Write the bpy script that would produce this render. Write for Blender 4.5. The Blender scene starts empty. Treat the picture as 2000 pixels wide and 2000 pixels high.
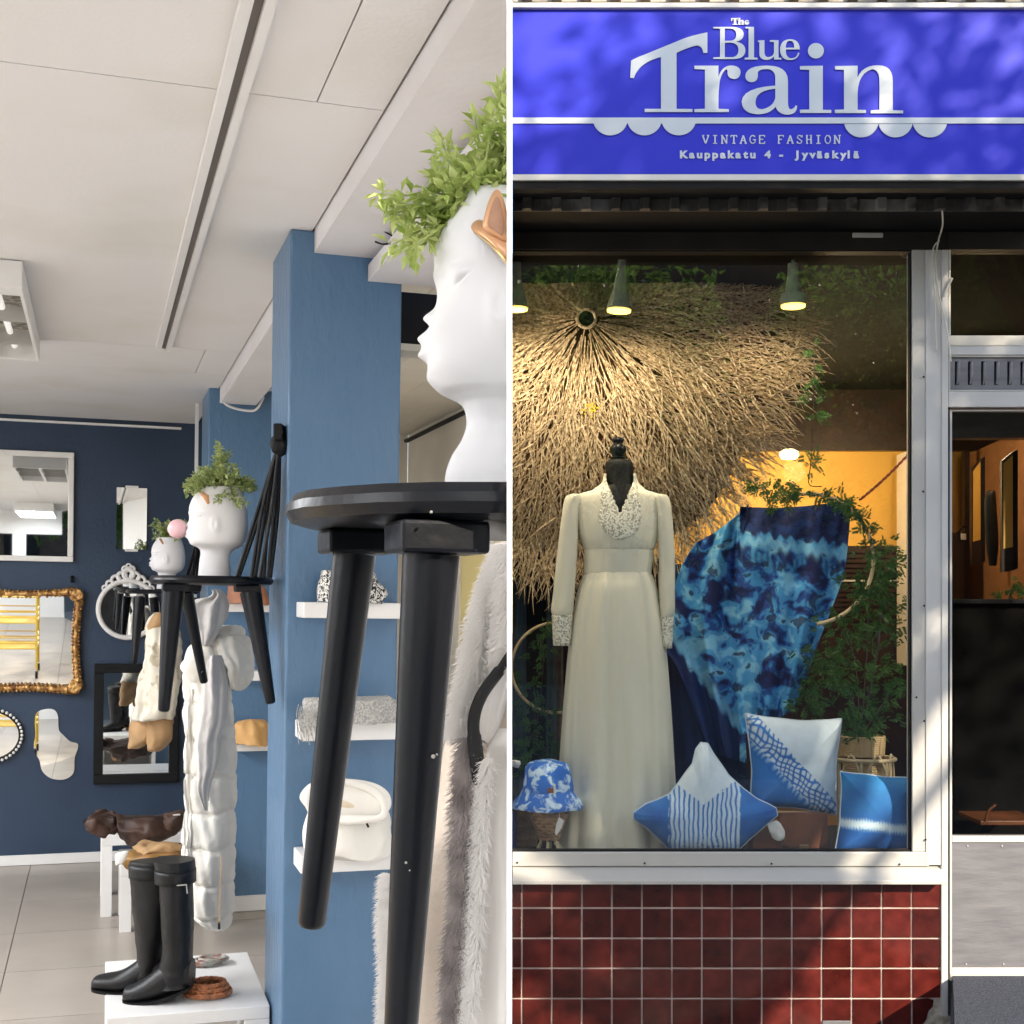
import bpy, bmesh, math, random
from mathutils import Vector, Matrix, noise
random.seed(7)
PI = math.pi
F = 2550.0
scn = bpy.context.scene
C = scn.collection

# ---------------------------------------------------------------- camera
cam_d = bpy.data.cameras.new('camera'); cam = bpy.data.objects.new('camera', cam_d); C.objects.link(cam)
cam.location = (0, 0, 1.5); cam.rotation_euler = (PI/2, 0, 0)
cam_d.sensor_width = 36; cam_d.lens = F/2000*36; cam_d.shift_y = 198/2000
cam_d.clip_start = 0.05; cam_d.clip_end = 500
scn.camera = cam
# ---------------------------------------------------------------- light and exposure
SUN_EL, SUN_AZ = math.radians(27), math.radians(33)   # azimuth measured from -Y towards +X
S = Vector((math.sin(SUN_AZ)*math.cos(SUN_EL), -math.cos(SUN_AZ)*math.cos(SUN_EL), math.sin(SUN_EL)))
w = bpy.data.worlds.new('World'); scn.world = w; w.use_nodes = True
nt = w.node_tree; nt.nodes.clear()
sky = nt.nodes.new('ShaderNodeTexSky'); sky.sky_type = 'NISHITA'; sky.sun_disc = False
sky.sun_elevation = SUN_EL; sky.sun_rotation = math.atan2(S.x, S.y)
bg = nt.nodes.new('ShaderNodeBackground'); bg.inputs[1].default_value = 0.15
wo = nt.nodes.new('ShaderNodeOutputWorld'); nt.links.new(sky.outputs[0], bg.inputs[0]); nt.links.new(bg.outputs[0], wo.inputs[0])
sd = bpy.data.lights.new('sun', 'SUN'); sd.energy = 3.4; sd.angle = math.radians(0.53); sd.color = (1, .86, .68)
so = bpy.data.objects.new('sun', sd); C.objects.link(so)
so.rotation_euler = S.to_track_quat('Z', 'Y').to_euler()
scn.view_settings.view_transform = 'Standard'; scn.view_settings.look = 'None'
scn.view_settings.exposure = 1.45; scn.view_settings.gamma = 1; scn.view_settings.use_curve_mapping = False
scn.cycles.max_bounces = 10; scn.cycles.transparent_max_bounces = 16; scn.cycles.caustics_reflective = False

# ---------------------------------------------------------------- frames
e1 = Vector((-812, 2550, 38)).normalized(); e2 = Vector((8000, 2550, -82)); e2 = (e2 - e1*e2.dot(e1)).normalized(); e3 = e2.cross(e1)
RM = Matrix.Translation((0, 0, 1.5)) @ Matrix((e2, e1, e3)).transposed().to_4x4()
RI = RM.inverted()
def P(px, py, Y): return Vector(((px-1000)/F*Y, Y, 1.5 + (1198-py)/F*Y))
def Q(px, py, a, v):                                   # room-frame point where the sight line meets plane axis a = v
    r = RI.to_3x3() @ Vector(((px-1000)/F, 1, (1198-py)/F)); return r*(v/r[a])
def toroom(p): return RI @ p
W, CZ, FZ = 7.65, 0.976, -1.5
P1 = 3.49; P2 = 6.29

# ---------------------------------------------------------------- materials
def nd(nt, t, **kw):
    n = nt.nodes.new(t)
    for k, v in kw.items(): setattr(n, k, v)
    return n
def M(name, col, rough=.5, metal=0, var=0, vs=4, bump=0, bs=60, col2=None, spec=.5, coat=0, emit=0, ecol=None, sheen=0, rand=0, attr=None, det=5, lo=.35, hi=.65, dist=0, trans=0, bd=.01, st=None):
    m = bpy.data.materials.new(name); m.use_nodes = True; t = m.node_tree; b = t.nodes['Principled BSDF']
    b.inputs['Base Color'].default_value = (*col, 1); b.inputs['Roughness'].default_value = rough; b.inputs['Metallic'].default_value = metal
    b.inputs['Specular IOR Level'].default_value = spec; b.inputs['Coat Weight'].default_value = coat; b.inputs['Coat Roughness'].default_value = .12
    if sheen: b.inputs['Sheen Weight'].default_value = sheen
    if emit:
        b.inputs['Emission Color'].default_value = (*(ecol or col), 1); b.inputs['Emission Strength'].default_value = emit
    tc = nd(t, 'ShaderNodeTexCoord'); out = None
    vec = tc.outputs['Object']
    if st:
        mp = nd(t, 'ShaderNodeMapping'); mp.inputs['Scale'].default_value = st; t.links.new(vec, mp.inputs[0]); vec = mp.outputs[0]
    if attr:
        a = nd(t, 'ShaderNodeAttribute', attribute_name=attr); out = a.outputs['Color']
    if var or col2:
        n = nd(t, 'ShaderNodeTexNoise'); n.inputs['Scale'].default_value = vs; n.inputs['Detail'].default_value = det; n.inputs['Distortion'].default_value = dist
        t.links.new(vec, n.inputs['Vector'])
        r = nd(t, 'ShaderNodeValToRGB'); r.color_ramp.elements[0].position = lo; r.color_ramp.elements[1].position = hi
        if col2: c2 = col2
        else: c2 = tuple(min(1, c*(1+var)) for c in col)
        c1 = col if col2 else tuple(c*(1-var) for c in col)
        t.links.new(n.outputs[0], r.inputs[0])
        if out:
            r.color_ramp.elements[0].color = (1-var, 1-var, 1-var, 1); r.color_ramp.elements[1].color = (1, 1, 1, 1)
            x = nd(t, 'ShaderNodeMix', data_type='RGBA', blend_type='MULTIPLY'); x.inputs[0].default_value = 1
            t.links.new(out, x.inputs[6]); t.links.new(r.outputs[0], x.inputs[7]); out = x.outputs[2]
        else:
            r.color_ramp.elements[0].color = (*c1, 1); r.color_ramp.elements[1].color = (*c2, 1); out = r.outputs[0]
    if rand:
        oi = nd(t, 'ShaderNodeObjectInfo'); hs = nd(t, 'ShaderNodeHueSaturation')
        mr = nd(t, 'ShaderNodeMapRange'); mr.inputs[3].default_value = 1-rand; mr.inputs[4].default_value = 1+rand
        t.links.new(oi.outputs['Random'], mr.inputs[0]); t.links.new(mr.outputs[0], hs.inputs['Value'])
        if out: t.links.new(out, hs.inputs['Color'])
        else: hs.inputs['Color'].default_value = (*col, 1)
        out = hs.outputs[0]
    if out: t.links.new(out, b.inputs['Base Color'])
    if bump:
        n2 = nd(t, 'ShaderNodeTexNoise'); n2.inputs['Scale'].default_value = bs; n2.inputs['Detail'].default_value = 6; t.links.new(vec, n2.inputs['Vector'])
        bp = nd(t, 'ShaderNodeBump'); bp.inputs['Strength'].default_value = bump; bp.inputs['Distance'].default_value = bd
        t.links.new(n2.outputs[0], bp.inputs['Height']); t.links.new(bp.outputs[0], b.inputs['Normal'])
    if trans:
        tr = nd(t, 'ShaderNodeBsdfTranslucent'); ms = nd(t, 'ShaderNodeMixShader'); ms.inputs[0].default_value = trans
        if out: t.links.new(out, tr.inputs[0])
        else: tr.inputs[0].default_value = (*col, 1)
        t.links.new(b.outputs[0], ms.inputs[1]); t.links.new(tr.outputs[0], ms.inputs[2])
        t.links.new(ms.outputs[0], t.nodes['Material Output'].inputs[0])
    return m
def glass_mat(name, tint=(.95, .97, .96), ior=1.5, rough=0.0):
    m = bpy.data.materials.new(name); m.use_nodes = True; t = m.node_tree; t.nodes.clear()
    o = nd(t, 'ShaderNodeOutputMaterial'); a = nd(t, 'ShaderNodeBsdfTransparent'); g = nd(t, 'ShaderNodeBsdfGlossy'); f = nd(t, 'ShaderNodeFresnel'); x = nd(t, 'ShaderNodeMixShader')
    a.inputs[0].default_value = (*tint, 1); g.inputs['Roughness'].default_value = rough; f.inputs[0].default_value = ior
    ge = nd(t, 'ShaderNodeNewGeometry'); mr = nd(t, 'ShaderNodeMapRange'); mr.inputs[3].default_value = ior; mr.inputs[4].default_value = 1/ior
    t.links.new(ge.outputs['Backfacing'], mr.inputs[0]); t.links.new(mr.outputs[0], f.inputs[0])     # same reflection on both faces of the pane
    t.links.new(f.outputs[0], x.inputs[0]); t.links.new(a.outputs[0], x.inputs[1]); t.links.new(g.outputs[0], x.inputs[2]); t.links.new(x.outputs[0], o.inputs[0])
    return m
def voro(m, scale, strength, dist=.004, feature='DISTANCE_TO_EDGE'):
    t = m.node_tree; b = t.nodes['Principled BSDF']; tc = nd(t, 'ShaderNodeTexCoord'); v = nd(t, 'ShaderNodeTexVoronoi', feature=feature); v.inputs['Scale'].default_value = scale
    bp = nd(t, 'ShaderNodeBump'); bp.inputs['Strength'].default_value = strength; bp.inputs['Distance'].default_value = dist
    t.links.new(tc.outputs['Object'], v.inputs['Vector']); t.links.new(v.outputs[0], bp.inputs['Height']); t.links.new(bp.outputs[0], b.inputs['Normal']); return m

# ---------------------------------------------------------------- mesh builder
class MB:
    def __init__(s): s.v = []; s.f = []; s.c = None
    def add(s, vs, fs):
        b = len(s.v); s.v += [Vector(v) for v in vs]; s.f += [tuple(i+b for i in f) for f in fs]; return s
    def box(s, x0, x1, y0, y1, z0, z1):
        return s.add([(x0,y0,z0),(x1,y0,z0),(x1,y1,z0),(x0,y1,z0),(x0,y0,z1),(x1,y0,z1),(x1,y1,z1),(x0,y1,z1)],
                     [(0,3,2,1),(4,5,6,7),(0,1,5,4),(1,2,6,5),(2,3,7,6),(3,0,4,7)])
    def loft(s, rings, cap=True, closed=True):
        n = len(rings[0]); vs = [p for r in rings for p in r]; fs = []
        for i in range(len(rings)-1):
            for j in range(n if closed else n-1):
                k = (j+1) % n; fs.append((i*n+j, i*n+k, (i+1)*n+k, (i+1)*n+j))
        if cap and closed:
            fs.append(tuple(range(n))[::-1]); fs.append(tuple((len(rings)-1)*n+j for j in range(n)))
        return s.add(vs, fs)
    def tube(s, pts, r, n=8, cap=True, flat=1.0):
        pts = [Vector(p) for p in pts]; m = len(pts); rs = r if isinstance(r, (list, tuple)) else [r]*m
        up = None; rings = []
        for i in range(m):
            d = (pts[min(i+1, m-1)] - pts[max(i-1, 0)])
            if d.length < 1e-9: d = Vector((0, 0, 1))
            d.normalize()
            if up is None: up = d.orthogonal().normalized()
            up = (up - d*up.dot(d)); up = up.normalized() if up.length > 1e-6 else d.orthogonal().normalized()
            sd_ = d.cross(up)
            rings.append([pts[i] + (up*math.cos(2*PI*k/n) + sd_*math.sin(2*PI*k/n)*flat)*rs[i] for k in range(n)])
        return s.loft(rings, cap)
    def lathe(s, c, prof, n=24, ax=(0, 0, 1), cap=True):
        ax = Vector(ax).normalized(); u = ax.orthogonal().normalized(); v = ax.cross(u); c = Vector(c)
        return s.loft([[c + ax*h + (u*math.cos(2*PI*k/n) + v*math.sin(2*PI*k/n))*max(r, 1e-5) for k in range(n)] for r, h in prof], cap)
    def prism(s, poly, off):                             # poly: 3-D points in a plane
        n = len(poly); off = Vector(off); poly = [Vector(p) for p in poly]
        return s.add(poly + [p+off for p in poly], [tuple(range(n))[::-1], tuple(range(n, 2*n))] + [(i, (i+1) % n, n+(i+1) % n, n+i) for i in range(n)])
    def leaf(s, p, d, up, L, wd, bend=.15):
        d = Vector(d).normalized(); sd_ = d.cross(up)
        if sd_.length < 1e-4: sd_ = d.orthogonal()
        sd_.normalize(); nn = sd_.cross(d)
        m_ = p + d*L*.45
        return s.add([p, m_ + sd_*wd*.5 + nn*L*bend*.5, p + d*L - nn*L*bend, m_ - sd_*wd*.5 + nn*L*bend*.5], [(0, 1, 2), (0, 2, 3)])
    def jitter(s, amp, sc):
        for v in s.v: v += Vector(nvec(v*sc))*amp
        return s

def mesh_of(name, mb, mat, org, smooth):
    me = bpy.data.meshes.new(name); me.from_pydata([v-org for v in mb.v], [], mb.f); me.materials.append(mat)
    if smooth is True: me.polygons.foreach_set('use_smooth', [True]*len(me.polygons))
    if mb.c:
        ca = me.color_attributes.new('paint', 'FLOAT_COLOR', 'POINT')
        for i, c in enumerate(mb.c): ca.data[i].color = (*c, 1)
    me.update()
    if smooth is True or smooth == 'a':
        try: me.set_sharp_from_angle(angle=math.radians(50 if smooth is True else 30))
        except Exception: pass
        if smooth == 'a': me.polygons.foreach_set('use_smooth', [True]*len(me.polygons))
    bm = bmesh.new(); bm.from_mesh(me); bmesh.ops.recalc_face_normals(bm, faces=bm.faces); bm.to_mesh(me); bm.free()
    return me
ORG = {}
def props(o, label, cat, group, kind):
    if label: o['label'] = label
    if cat: o['category'] = cat
    if group: o['group'] = group
    if kind: o['kind'] = kind
def thing(name, label, cat, loc, group=None, room=False, kind=None):
    o = bpy.data.objects.new(name, None); C.objects.link(o); o.empty_display_size = .05
    loc = Vector(loc); o.matrix_world = (RM if room else Matrix()) @ Matrix.Translation(loc)
    props(o, label, cat, group, kind); ORG[o.name] = (loc, room); return o
def part(name, mb, mat, parent, label=None, smooth=False, bev=0, kind=None, solid=0):
    loc, room = ORG[parent.name]
    o = bpy.data.objects.new(name, mesh_of(name, mb, mat, loc, smooth)); C.objects.link(o); o.parent = parent
    props(o, label, None, None, kind); ORG[o.name] = (loc, room); mods(o, bev, solid); return o
def solo(name, mb, mat, label=None, cat=None, group=None, room=False, kind=None, smooth=False, bev=0, solid=0, org=None):
    if org is None:
        xs = [v.x for v in mb.v]; ys = [v.y for v in mb.v]; zs = [v.z for v in mb.v]
        org = Vector(((min(xs)+max(xs))/2, (min(ys)+max(ys))/2, min(zs)))
    o = bpy.data.objects.new(name, mesh_of(name, mb, mat, org, smooth)); C.objects.link(o)
    o.matrix_world = (RM if room else Matrix()) @ Matrix.Translation(org)
    props(o, label, cat, group, kind); ORG[o.name] = (org, room); mods(o, bev, solid); return o
def mods(o, bev, solid):
    if solid: m = o.modifiers.new('s', 'SOLIDIFY'); m.thickness = solid; m.offset = 0
    if bev:
        m = o.modifiers.new('b', 'BEVEL'); m.width = bev; m.segments = 2; m.limit_method = 'ANGLE'; m.harden_normals = False
def struct(name, mb, mat, **k): return solo(name, mb, mat, kind='structure', **k)

def nvec(p): return (noise.noise(p), noise.noise(p+Vector((31.4, 7.7, 2.3))), noise.noise(p+Vector((-11.9, 23.1, 47.7))))
def crum(mb, a1, s1, a2, s2):
    for v in mb.v: v += Vector(nvec(v*s1))*a1 + Vector(nvec(v*s2))*a2
    return mb
def cat_rows(rows, M_):                                  # smooth resampling of silhouette rows
    out = []
    n = len(rows)
    for i in range(n-1):
        p0, p1, p2, p3 = rows[max(i-1, 0)], rows[i], rows[i+1], rows[min(i+2, n-1)]
        for k in range(M_):
            t = k/M_
            out.append([.5*((2*p1[j]) + (-p0[j]+p2[j])*t + (2*p0[j]-5*p1[j]+4*p2[j]-p3[j])*t*t + (-p0[j]+3*p1[j]-3*p2[j]+p3[j])*t**3) for j in range(len(p1))])
    out.append(list(rows[-1])); return out
def silh(mb, rows, Y, n=32, M_=4, d=None, fold=None, cap=True, skip=None, dy=None):
    """closed body through silhouette rows (py, xl, xr[, depth]) seen at distance Y"""
    rows = cat_rows([r if len(r) > 3 else (*r, d if d else (r[2]-r[1])*Y/F*.35) for r in rows], M_)
    rings = []
    global CPY
    for i, (py, xl, xr, dd) in enumerate(rows):
        CPY = py
        t = i/(len(rows)-1); yy = Y + (dy(t) if dy else 0)
        c = P((xl+xr)/2, py, yy); hw = (xr-xl)/2*yy/F; rg = []
        for k in range(n):
            a = 2*PI*k/n; f_ = fold(a, t) if fold else 0
            rg.append(c + Vector((math.cos(a)*(hw+f_*.3), math.sin(a)*(dd+f_), 0)))
        rings.append(rg)
    if skip is None: mb.loft(rings, cap)
    else:
        m_ = MB(); m_.loft(rings, False)
        m_.f = [f for f in m_.f if not skip(sum((m_.v[i] for i in f), Vector())/4)]
        mb.add(m_.v, m_.f)
    return mb
def polar(mb, outline, centre, thick, back=None, rings=16, pw=.5, colf=None, dirv=(0, -1, 0)):
    """cushion-like body over a closed outline"""
    n = len(outline); c = Vector(centre); dv = Vector(dirv); base = len(mb.v); vs = [c + dv*thick]; fs = []; cols = []
    back = thick if back is None else back
    for i in range(1, rings+1):
        t = i/rings
        for p in outline: vs.append(c + (p-c)*t + dv*thick*max(0, 1-t**2.2)**pw)
    for j in range(n): fs.append((0, 1+j, 1+(j+1) % n))
    for i in range(rings-1):
        for j in range(n):
            k = (j+1) % n; a = 1+i*n; b = 1+(i+1)*n; fs.append((a+j, b+j, b+k, a+k))
    o = len(vs)
    for i in range(1, rings):
        t = 1-i/rings
        for p in outline: vs.append(c + (p-c)*t - dv*back*max(0, 1-t**2.2)**pw)
    vs.append(c - dv*back)
    prev = 1+(rings-1)*n
    for i in range(rings-1):
        b = o+i*n
        for j in range(n):
            k = (j+1) % n; fs.append((prev+j, b+j, b+k, prev+k))
        prev = b
    for j in range(n): fs.append((prev+j, len(vs)-1, prev+(j+1) % n))
    if colf:
        mb.c = (mb.c or []) + [colf(v) for v in vs]
    return mb.add(vs, fs)
def smooth_line(pts, k=8, closed=True):
    n = len(pts); out = []
    for i in range(n if closed else n-1):
        g = (lambda q: pts[q % n]) if closed else (lambda q: pts[min(max(q, 0), n-1)])
        p0, p1, p2, p3 = g(i-1), g(i), g(i+1), g(i+2)
        for j in range(k):
            t = j/k; out.append(.5*((2*p1) + (-p0+p2)*t + (2*p0-5*p1+4*p2-p3)*t*t + (-p0+3*p1-3*p2+p3)*t**3))
    if not closed: out.append(pts[-1])
    return out
def copy_tree(o, parent=None):
    c = o.copy(); C.objects.link(c); c.parent = parent; ORG[c.name] = ORG[o.name]
    for ch in list(o.children): copy_tree(ch, c)
    return c
def lat(col): return tuple(col)
# ================================================================= MATERIALS
m_part = M('divider_white', (.95, .95, .95), .6)
m_ceil = M('ceiling_paint', (.76, .745, .74), .7, col2=(.66, .635, .57), vs=1.5, det=4, lo=.48, hi=.80, bump=.08, bs=90)
m_ceilw = M('beam_paint', (.72, .71, .72), .65, col2=(.68, .65, .65), vs=2, bump=.18, bs=30)
m_white = M('white_lacquer', (.80, .79, .775), .38, var=.02, vs=6)
m_blue = M('pillar_blue_paint', (.078, .168, .295), .36, col2=(.105, .20, .33), vs=4, det=8, bump=.6, bs=38, bd=.008, st=(1, 1, .45))
m_navy = M('navy_wall_paint', (.015, .034, .072), .5, col2=(.024, .048, .092), vs=2.5, det=7, bump=.15, bs=60)
m_cream = M('cream_wall', (.72, .66, .55), .6, var=.04)
m_yel = M('yellow_panel', (.80, .66, .28), .5)
m_floor = M('floor_tile_greige', (.37, .325, .28), .32, var=.06, vs=3, rand=.05, bump=.03, bs=40)
m_grout = M('floor_grout', (.20, .17, .14), .8)
m_black = M('black_lacquer_wood', (.006, .007, .010), .33, col2=(.30, .30, .29), vs=42, lo=.755, hi=.765, det=3, bump=.12, bs=30, spec=.2)
m_blackm = M('matte_black', (.006, .006, .007), .6, spec=.25)
m_leath = M('black_leather', (.007, .007, .008), .42, spec=.3, bump=.25, bs=180, bd=.003)
m_head = M('white_satin_head', (.74, .73, .74), .6, var=.01, spec=.3)
m_leaf = M('fresh_green_leaf', (.36, .48, .10), .5, col2=(.70, .76, .34), vs=45, trans=.35)
m_leafd = M('boxwood_leaf', (.20, .28, .08), .5, col2=(.55, .60, .26), vs=45, trans=.3)
m_jas = M('jasmine_leaf', (.028, .085, .020), .45, col2=(.07, .17, .04), vs=18, trans=.3)
m_copper = M('copper_band', (.62, .34, .18), .35, metal=.3, var=.2, vs=20)
m_pink = M('pink_bubble', (.88, .55, .60), .3)
m_mirror = M('mirror_glass', (.86, .88, .87), .015, metal=1)
m_gold = M('gilt_wood', (.62, .36, .12), .34, metal=.7, col2=(.20, .08, .03), vs=38, bump=.8, bs=60, bd=.01)
m_wfr = M('white_frame', (.80, .78, .74), .45, var=.05)
m_cream_cloth = M('cream_quilted_cloth', (.76, .735, .68), .85, var=.03, bump=.7, bs=9, bd=.02, st=(1, 1, .5))
m_grey_cloth = M('pale_grey_cloth', (.54, .52, .505), .9, var=.06, bump=.7, bs=12, bd=.02, st=(1.5, 1.5, .4))
m_camo = M('pale_camo_cloth', (.74, .69, .58), .85, col2=(.50, .43, .31), vs=16, lo=.55, hi=.6)
m_tan = M('tan_suede', (.44, .27, .13), .8, var=.15, vs=12)
m_orange_knit = M('orange_cloth', (.62, .36, .14), .85, var=.1)
m_brownl = M('dark_brown_leather', (.042, .019, .012), .62, var=.4, vs=10, bump=.4, bs=25)
m_fur = M('white_fur', (.82, .79, .76), .9, var=.05, sheen=.3)
m_furd = M('grey_fur', (.34, .30, .29), .9, var=.3, vs=30)
m_coat = M('shearling_suede', (.66, .56, .47), .9, var=.08, vs=14, bump=.35, bs=90)
m_tweed = M('grey_tweed', (.50, .485, .455), .9, col2=(.30, .30, .295), vs=190, lo=.42, hi=.58, bump=.5, bs=120)
m_bw = M('black_white_weave', (.70, .68, .64), .9, col2=(.02, .02, .02), vs=120, lo=.47, hi=.52, det=0, dist=1.5)
m_braid = M('tan_braided_leather', (.36, .13, .05), .45, var=.4, vs=60, bump=.6, bs=120)
m_bead = M('bracelet_beads', (.25, .10, .07), .3, col2=(.35, .40, .36), vs=40)
m_steel = M('aged_aluminium', (.47, .46, .43), .38, metal=.15, var=.05, vs=2, bump=.04, bs=30)
m_postw = M('white_painted_metal', (.50, .495, .475), .4, var=.07, vs=3, bump=.05, bs=25)
m_signb = M('sign_blue_vinyl', (.030, .036, .51), .5, var=.03, vs=1, spec=.22)
m_signw = M('sign_silver_vinyl', (.55, .58, .59), .45)
m_rail = M('sign_rail', (.60, .57, .50), .35, metal=.2, var=.05)
m_dark = M('dark_fascia', (.007, .0065, .0065), .6, spec=.2, var=.2)
m_darkbr = M('dark_header_metal', (.016, .013, .011), .5, var=.25, spec=.25)
m_corr = M('corrugated_cladding', (.38, .33, .26), .5, var=.1)
m_corrshade = M('shaded_corrugated_metal', (.10, .095, .09), .35, metal=.5, col2=(.30, .29, .27), vs=3.5, lo=.5, hi=.62)  # cladding colour darkened for shade under the sign, paler patches for lit bits
m_tile = M('oxblood_glazed_tile', (.072, .011, .0085), .15, var=.28, vs=14, rand=.35, coat=.3, bump=.04, bs=25)
m_tgrout = M('pink_grey_grout', (.64, .51, .46), .85, col2=(.30, .23, .20), vs=7, lo=.45, hi=.75, det=8)
m_concrete = M('rough_concrete', (.42, .38, .32), .9, var=.3, vs=30, bump=.8, bs=60)
m_kick = M('grey_kick_plate', (.15, .15, .165), .42, metal=.3, col2=(.20, .20, .215), vs=5, bump=.08, bs=30, st=(1, 1, 6))
m_mat = M('rubber_brush_mat', (.020, .024, .035), .9, col2=(.07, .08, .11), vs=140, bump=1, bs=180)
m_glass = glass_mat('window_glass', (.97, .98, .97), 2.0)
m_glassd = glass_mat('door_glass', (.62, .63, .63), 1.38)
m_orange = M('orange_wall', (.68, .39, .065), .6, col2=(.74, .43, .08), vs=2)
m_terra = M('terracotta_wall', (.30, .13, .05), .6, var=.1)
m_dwood = M('dark_wood', (.020, .008, .005), .4, var=.4, vs=8)
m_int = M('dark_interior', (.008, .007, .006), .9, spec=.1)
m_straw = M('straw_strand', (.74, .60, .40), .75, col2=(.28, .18, .085), vs=70, lo=.38, hi=.66, det=3)
m_strawd = M('straw_backing', (.10, .045, .02), .9, var=.3, vs=30)
m_dress = M('cream_chiffon', (.86, .82, .66), .75, var=.03, vs=3, bump=.45, bs=26, bd=.012, st=(1, 1, .12), sheen=.15, trans=.12)
m_lace = voro(M('ivory_lace', (.42, .41, .32), .8, col2=(.90, .87, .74), vs=120, lo=.44, hi=.50, det=2), 110, .9, .005)
m_lamp = M('lamp_shade_metal', (.30, .33, .28), .4)
m_bulb = M('lit_lamp_mouth', (1, .74, .30), .5, emit=2.6, ecol=(1, .60, .10))
m_bulb2 = M('lit_globe', (1, .85, .5), .5, emit=1.6, ecol=(1, .78, .36))
m_rope = M('red_brown_rope', (.20, .035, .02), .8, bump=.6, bs=120)
m_cane = M('cane', (.55, .43, .25), .5, var=.15, vs=20)
m_rattan = M('rattan_weave', (.55, .40, .20), .55, var=.15, vs=25)
m_sea = M('seagrass_weave', (.42, .26, .13), .8, col2=(.26, .14, .06), vs=25, bump=.7, bs=90)
m_satch = M('brown_satchel_leather', (.21, .072, .026), .42, var=.25, vs=8, bump=.15, bs=60)
m_brass = M('brass', (.60, .42, .18), .3, metal=.9)
m_pav = M('pavement', (.13, .125, .12), .85, var=.12, vs=3, bump=.3, bs=40)
m_road = M('asphalt', (.05, .05, .05), .9, var=.15, vs=8, bump=.4, bs=80)
m_bark = M('bark', (.09, .065, .045), .9, var=.3, vs=10, bump=.8, bs=20)
m_tleaf = M('tree_leaf', (.075, .150, .03), .5, col2=(.13, .22, .05), vs=2, trans=.55)
m_pipe = M('white_piping', (.66, .76, .84), .7)
m_vc = M('dyed_cotton', (1, 1, 1), .8, attr='paint', var=.12, vs=16, bump=.15, bs=30)
m_tag = M('paper_tag', (.75, .74, .70), .7)
def tiedye():
    m = bpy.data.materials.new('indigo_tie_dye'); m.use_nodes = True; t = m.node_tree; b = t.nodes['Principled BSDF']; b.inputs['Roughness'].default_value = .85
    tc = nd(t, 'ShaderNodeTexCoord'); n = nd(t, 'ShaderNodeTexNoise'); n.inputs['Scale'].default_value = 5.2; n.inputs['Detail'].default_value = 7; n.inputs['Roughness'].default_value = .62; n.inputs['Distortion'].default_value = 1.2
    r = nd(t, 'ShaderNodeValToRGB'); cr = r.color_ramp; cr.elements[0].position = .33; cr.elements[0].color = (.006, .012, .085, 1)
    cr.elements[1].position = .66; cr.elements[1].color = (.20, .52, .80, 1)
    for p_, c_ in ((.44, (.012, .035, .17)), (.49, (.03, .14, .42)), (.54, (.10, .36, .66))):
        e = cr.elements.new(p_); e.color = (*c_, 1)
    t.links.new(tc.outputs['Object'], n.inputs['Vector']); t.links.new(n.outputs[0], r.inputs[0])
    a = nd(t, 'ShaderNodeAttribute', attribute_name='paint'); x = nd(t, 'ShaderNodeMix', data_type='RGBA'); x.inputs[7].default_value = (.006, .018, .10, 1)
    t.links.new(a.outputs['Fac'], x.inputs[0]); t.links.new(r.outputs[0], x.inputs[6]); t.links.new(x.outputs[2], b.inputs['Base Color']); return m
m_td = tiedye()
def hatdye():
    m = M('blue_white_tie_dye', (.03, .16, .60), .85, col2=(.62, .80, .95), vs=24, lo=.48, hi=.60, det=5, dist=.7, bump=.1); return m
m_hat = hatdye()

# ================================================================= DIVIDER AND GROUND
solo_part = MB().box(-.0035, 0, .9, 9.6, 0, 3.6)
struct('partition_wall', solo_part, m_part)
def poly_slab(name, pts, z0, z1, mat): return struct(name, MB().prism([(x, y, z0) for x, y in pts], (0, 0, z1-z0)), mat)
struct('road', MB().box(-90, 90, -120, 120, -.5, -.38), m_road)
poly_slab('pavement', [(.002, 5.3), (.002, -3), (9, -3), (9, 5.3)], -.36, -.25, m_pav)
poly_slab('door_step', [(P(1856, 0, 5.36).x, 5.34), (1.49, 4.45), (3.2, 4.45), (3.2, 5.34)], -.249, 0, m_mat)

# ================================================================= LEFT ROOM SHELL (room frame)
XL, YF = -3.2, -1.2
def rthing(name, label=None, cat=None, loc=(0, 0, 0), kind=None, group=None): return thing(name, label, cat, loc, group, True, kind)
ceil = rthing('ceiling', loc=(0, 4, CZ), kind='structure')
xs = [XL, -1.9, -.55, .24, .541]; 
rowsy = [(YF, 0.0, xs), (0.0, 2.585, [XL, -1.9, -.55, .24, .405, .541]), (2.585, 5.335, xs), (5.335, 5.905, [XL, -1.9, -.55, .405, .541]), (5.905, W, [XL, -.9, .541])]
for y0, y1, cols in rowsy:
    for a, b in zip(cols[:-1], cols[1:]):
        part('ceiling_panel', MB().box(a+.0015, b-.0015, y0+.002, y1-.002, CZ, CZ+.02), m_ceil, ceil)
part('backing_board', MB().box(XL, .80, YF, W, CZ+.031, CZ+.05), m_blackm, ceil)
tr = rthing('ceiling_track', 'long grey metal ceiling rail with dark central slot', 'ceiling rail', (.24, 3.6, CZ-.02))
part('rail_flange', MB().box(.212, .232, -.5, 5.31, CZ-.022, CZ-.001), m_white, tr, bev=.002)
part('rail_flange', MB().box(.250, .268, -1, 5.31, CZ-.022, CZ-.001), m_white, tr, bev=.002)
part('rail_slot', MB().box(.232, .250, -1, 5.31, CZ-.010, CZ-.002), M('slot_grey', (.16, .14, .13), .5), tr)
struct('ceiling_beam', MB().box(.545, .716, YF, P1, .917, 1.1), m_ceilw, room=True, bev=.004)
struct('ceiling_beam', MB().box(.545, .716, P1+.362, P2-.001, .905, 1.1), m_ceilw, room=True, bev=.004)
sof = rthing('soffit', loc=(1.2, 0, .853), kind='structure')
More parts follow.
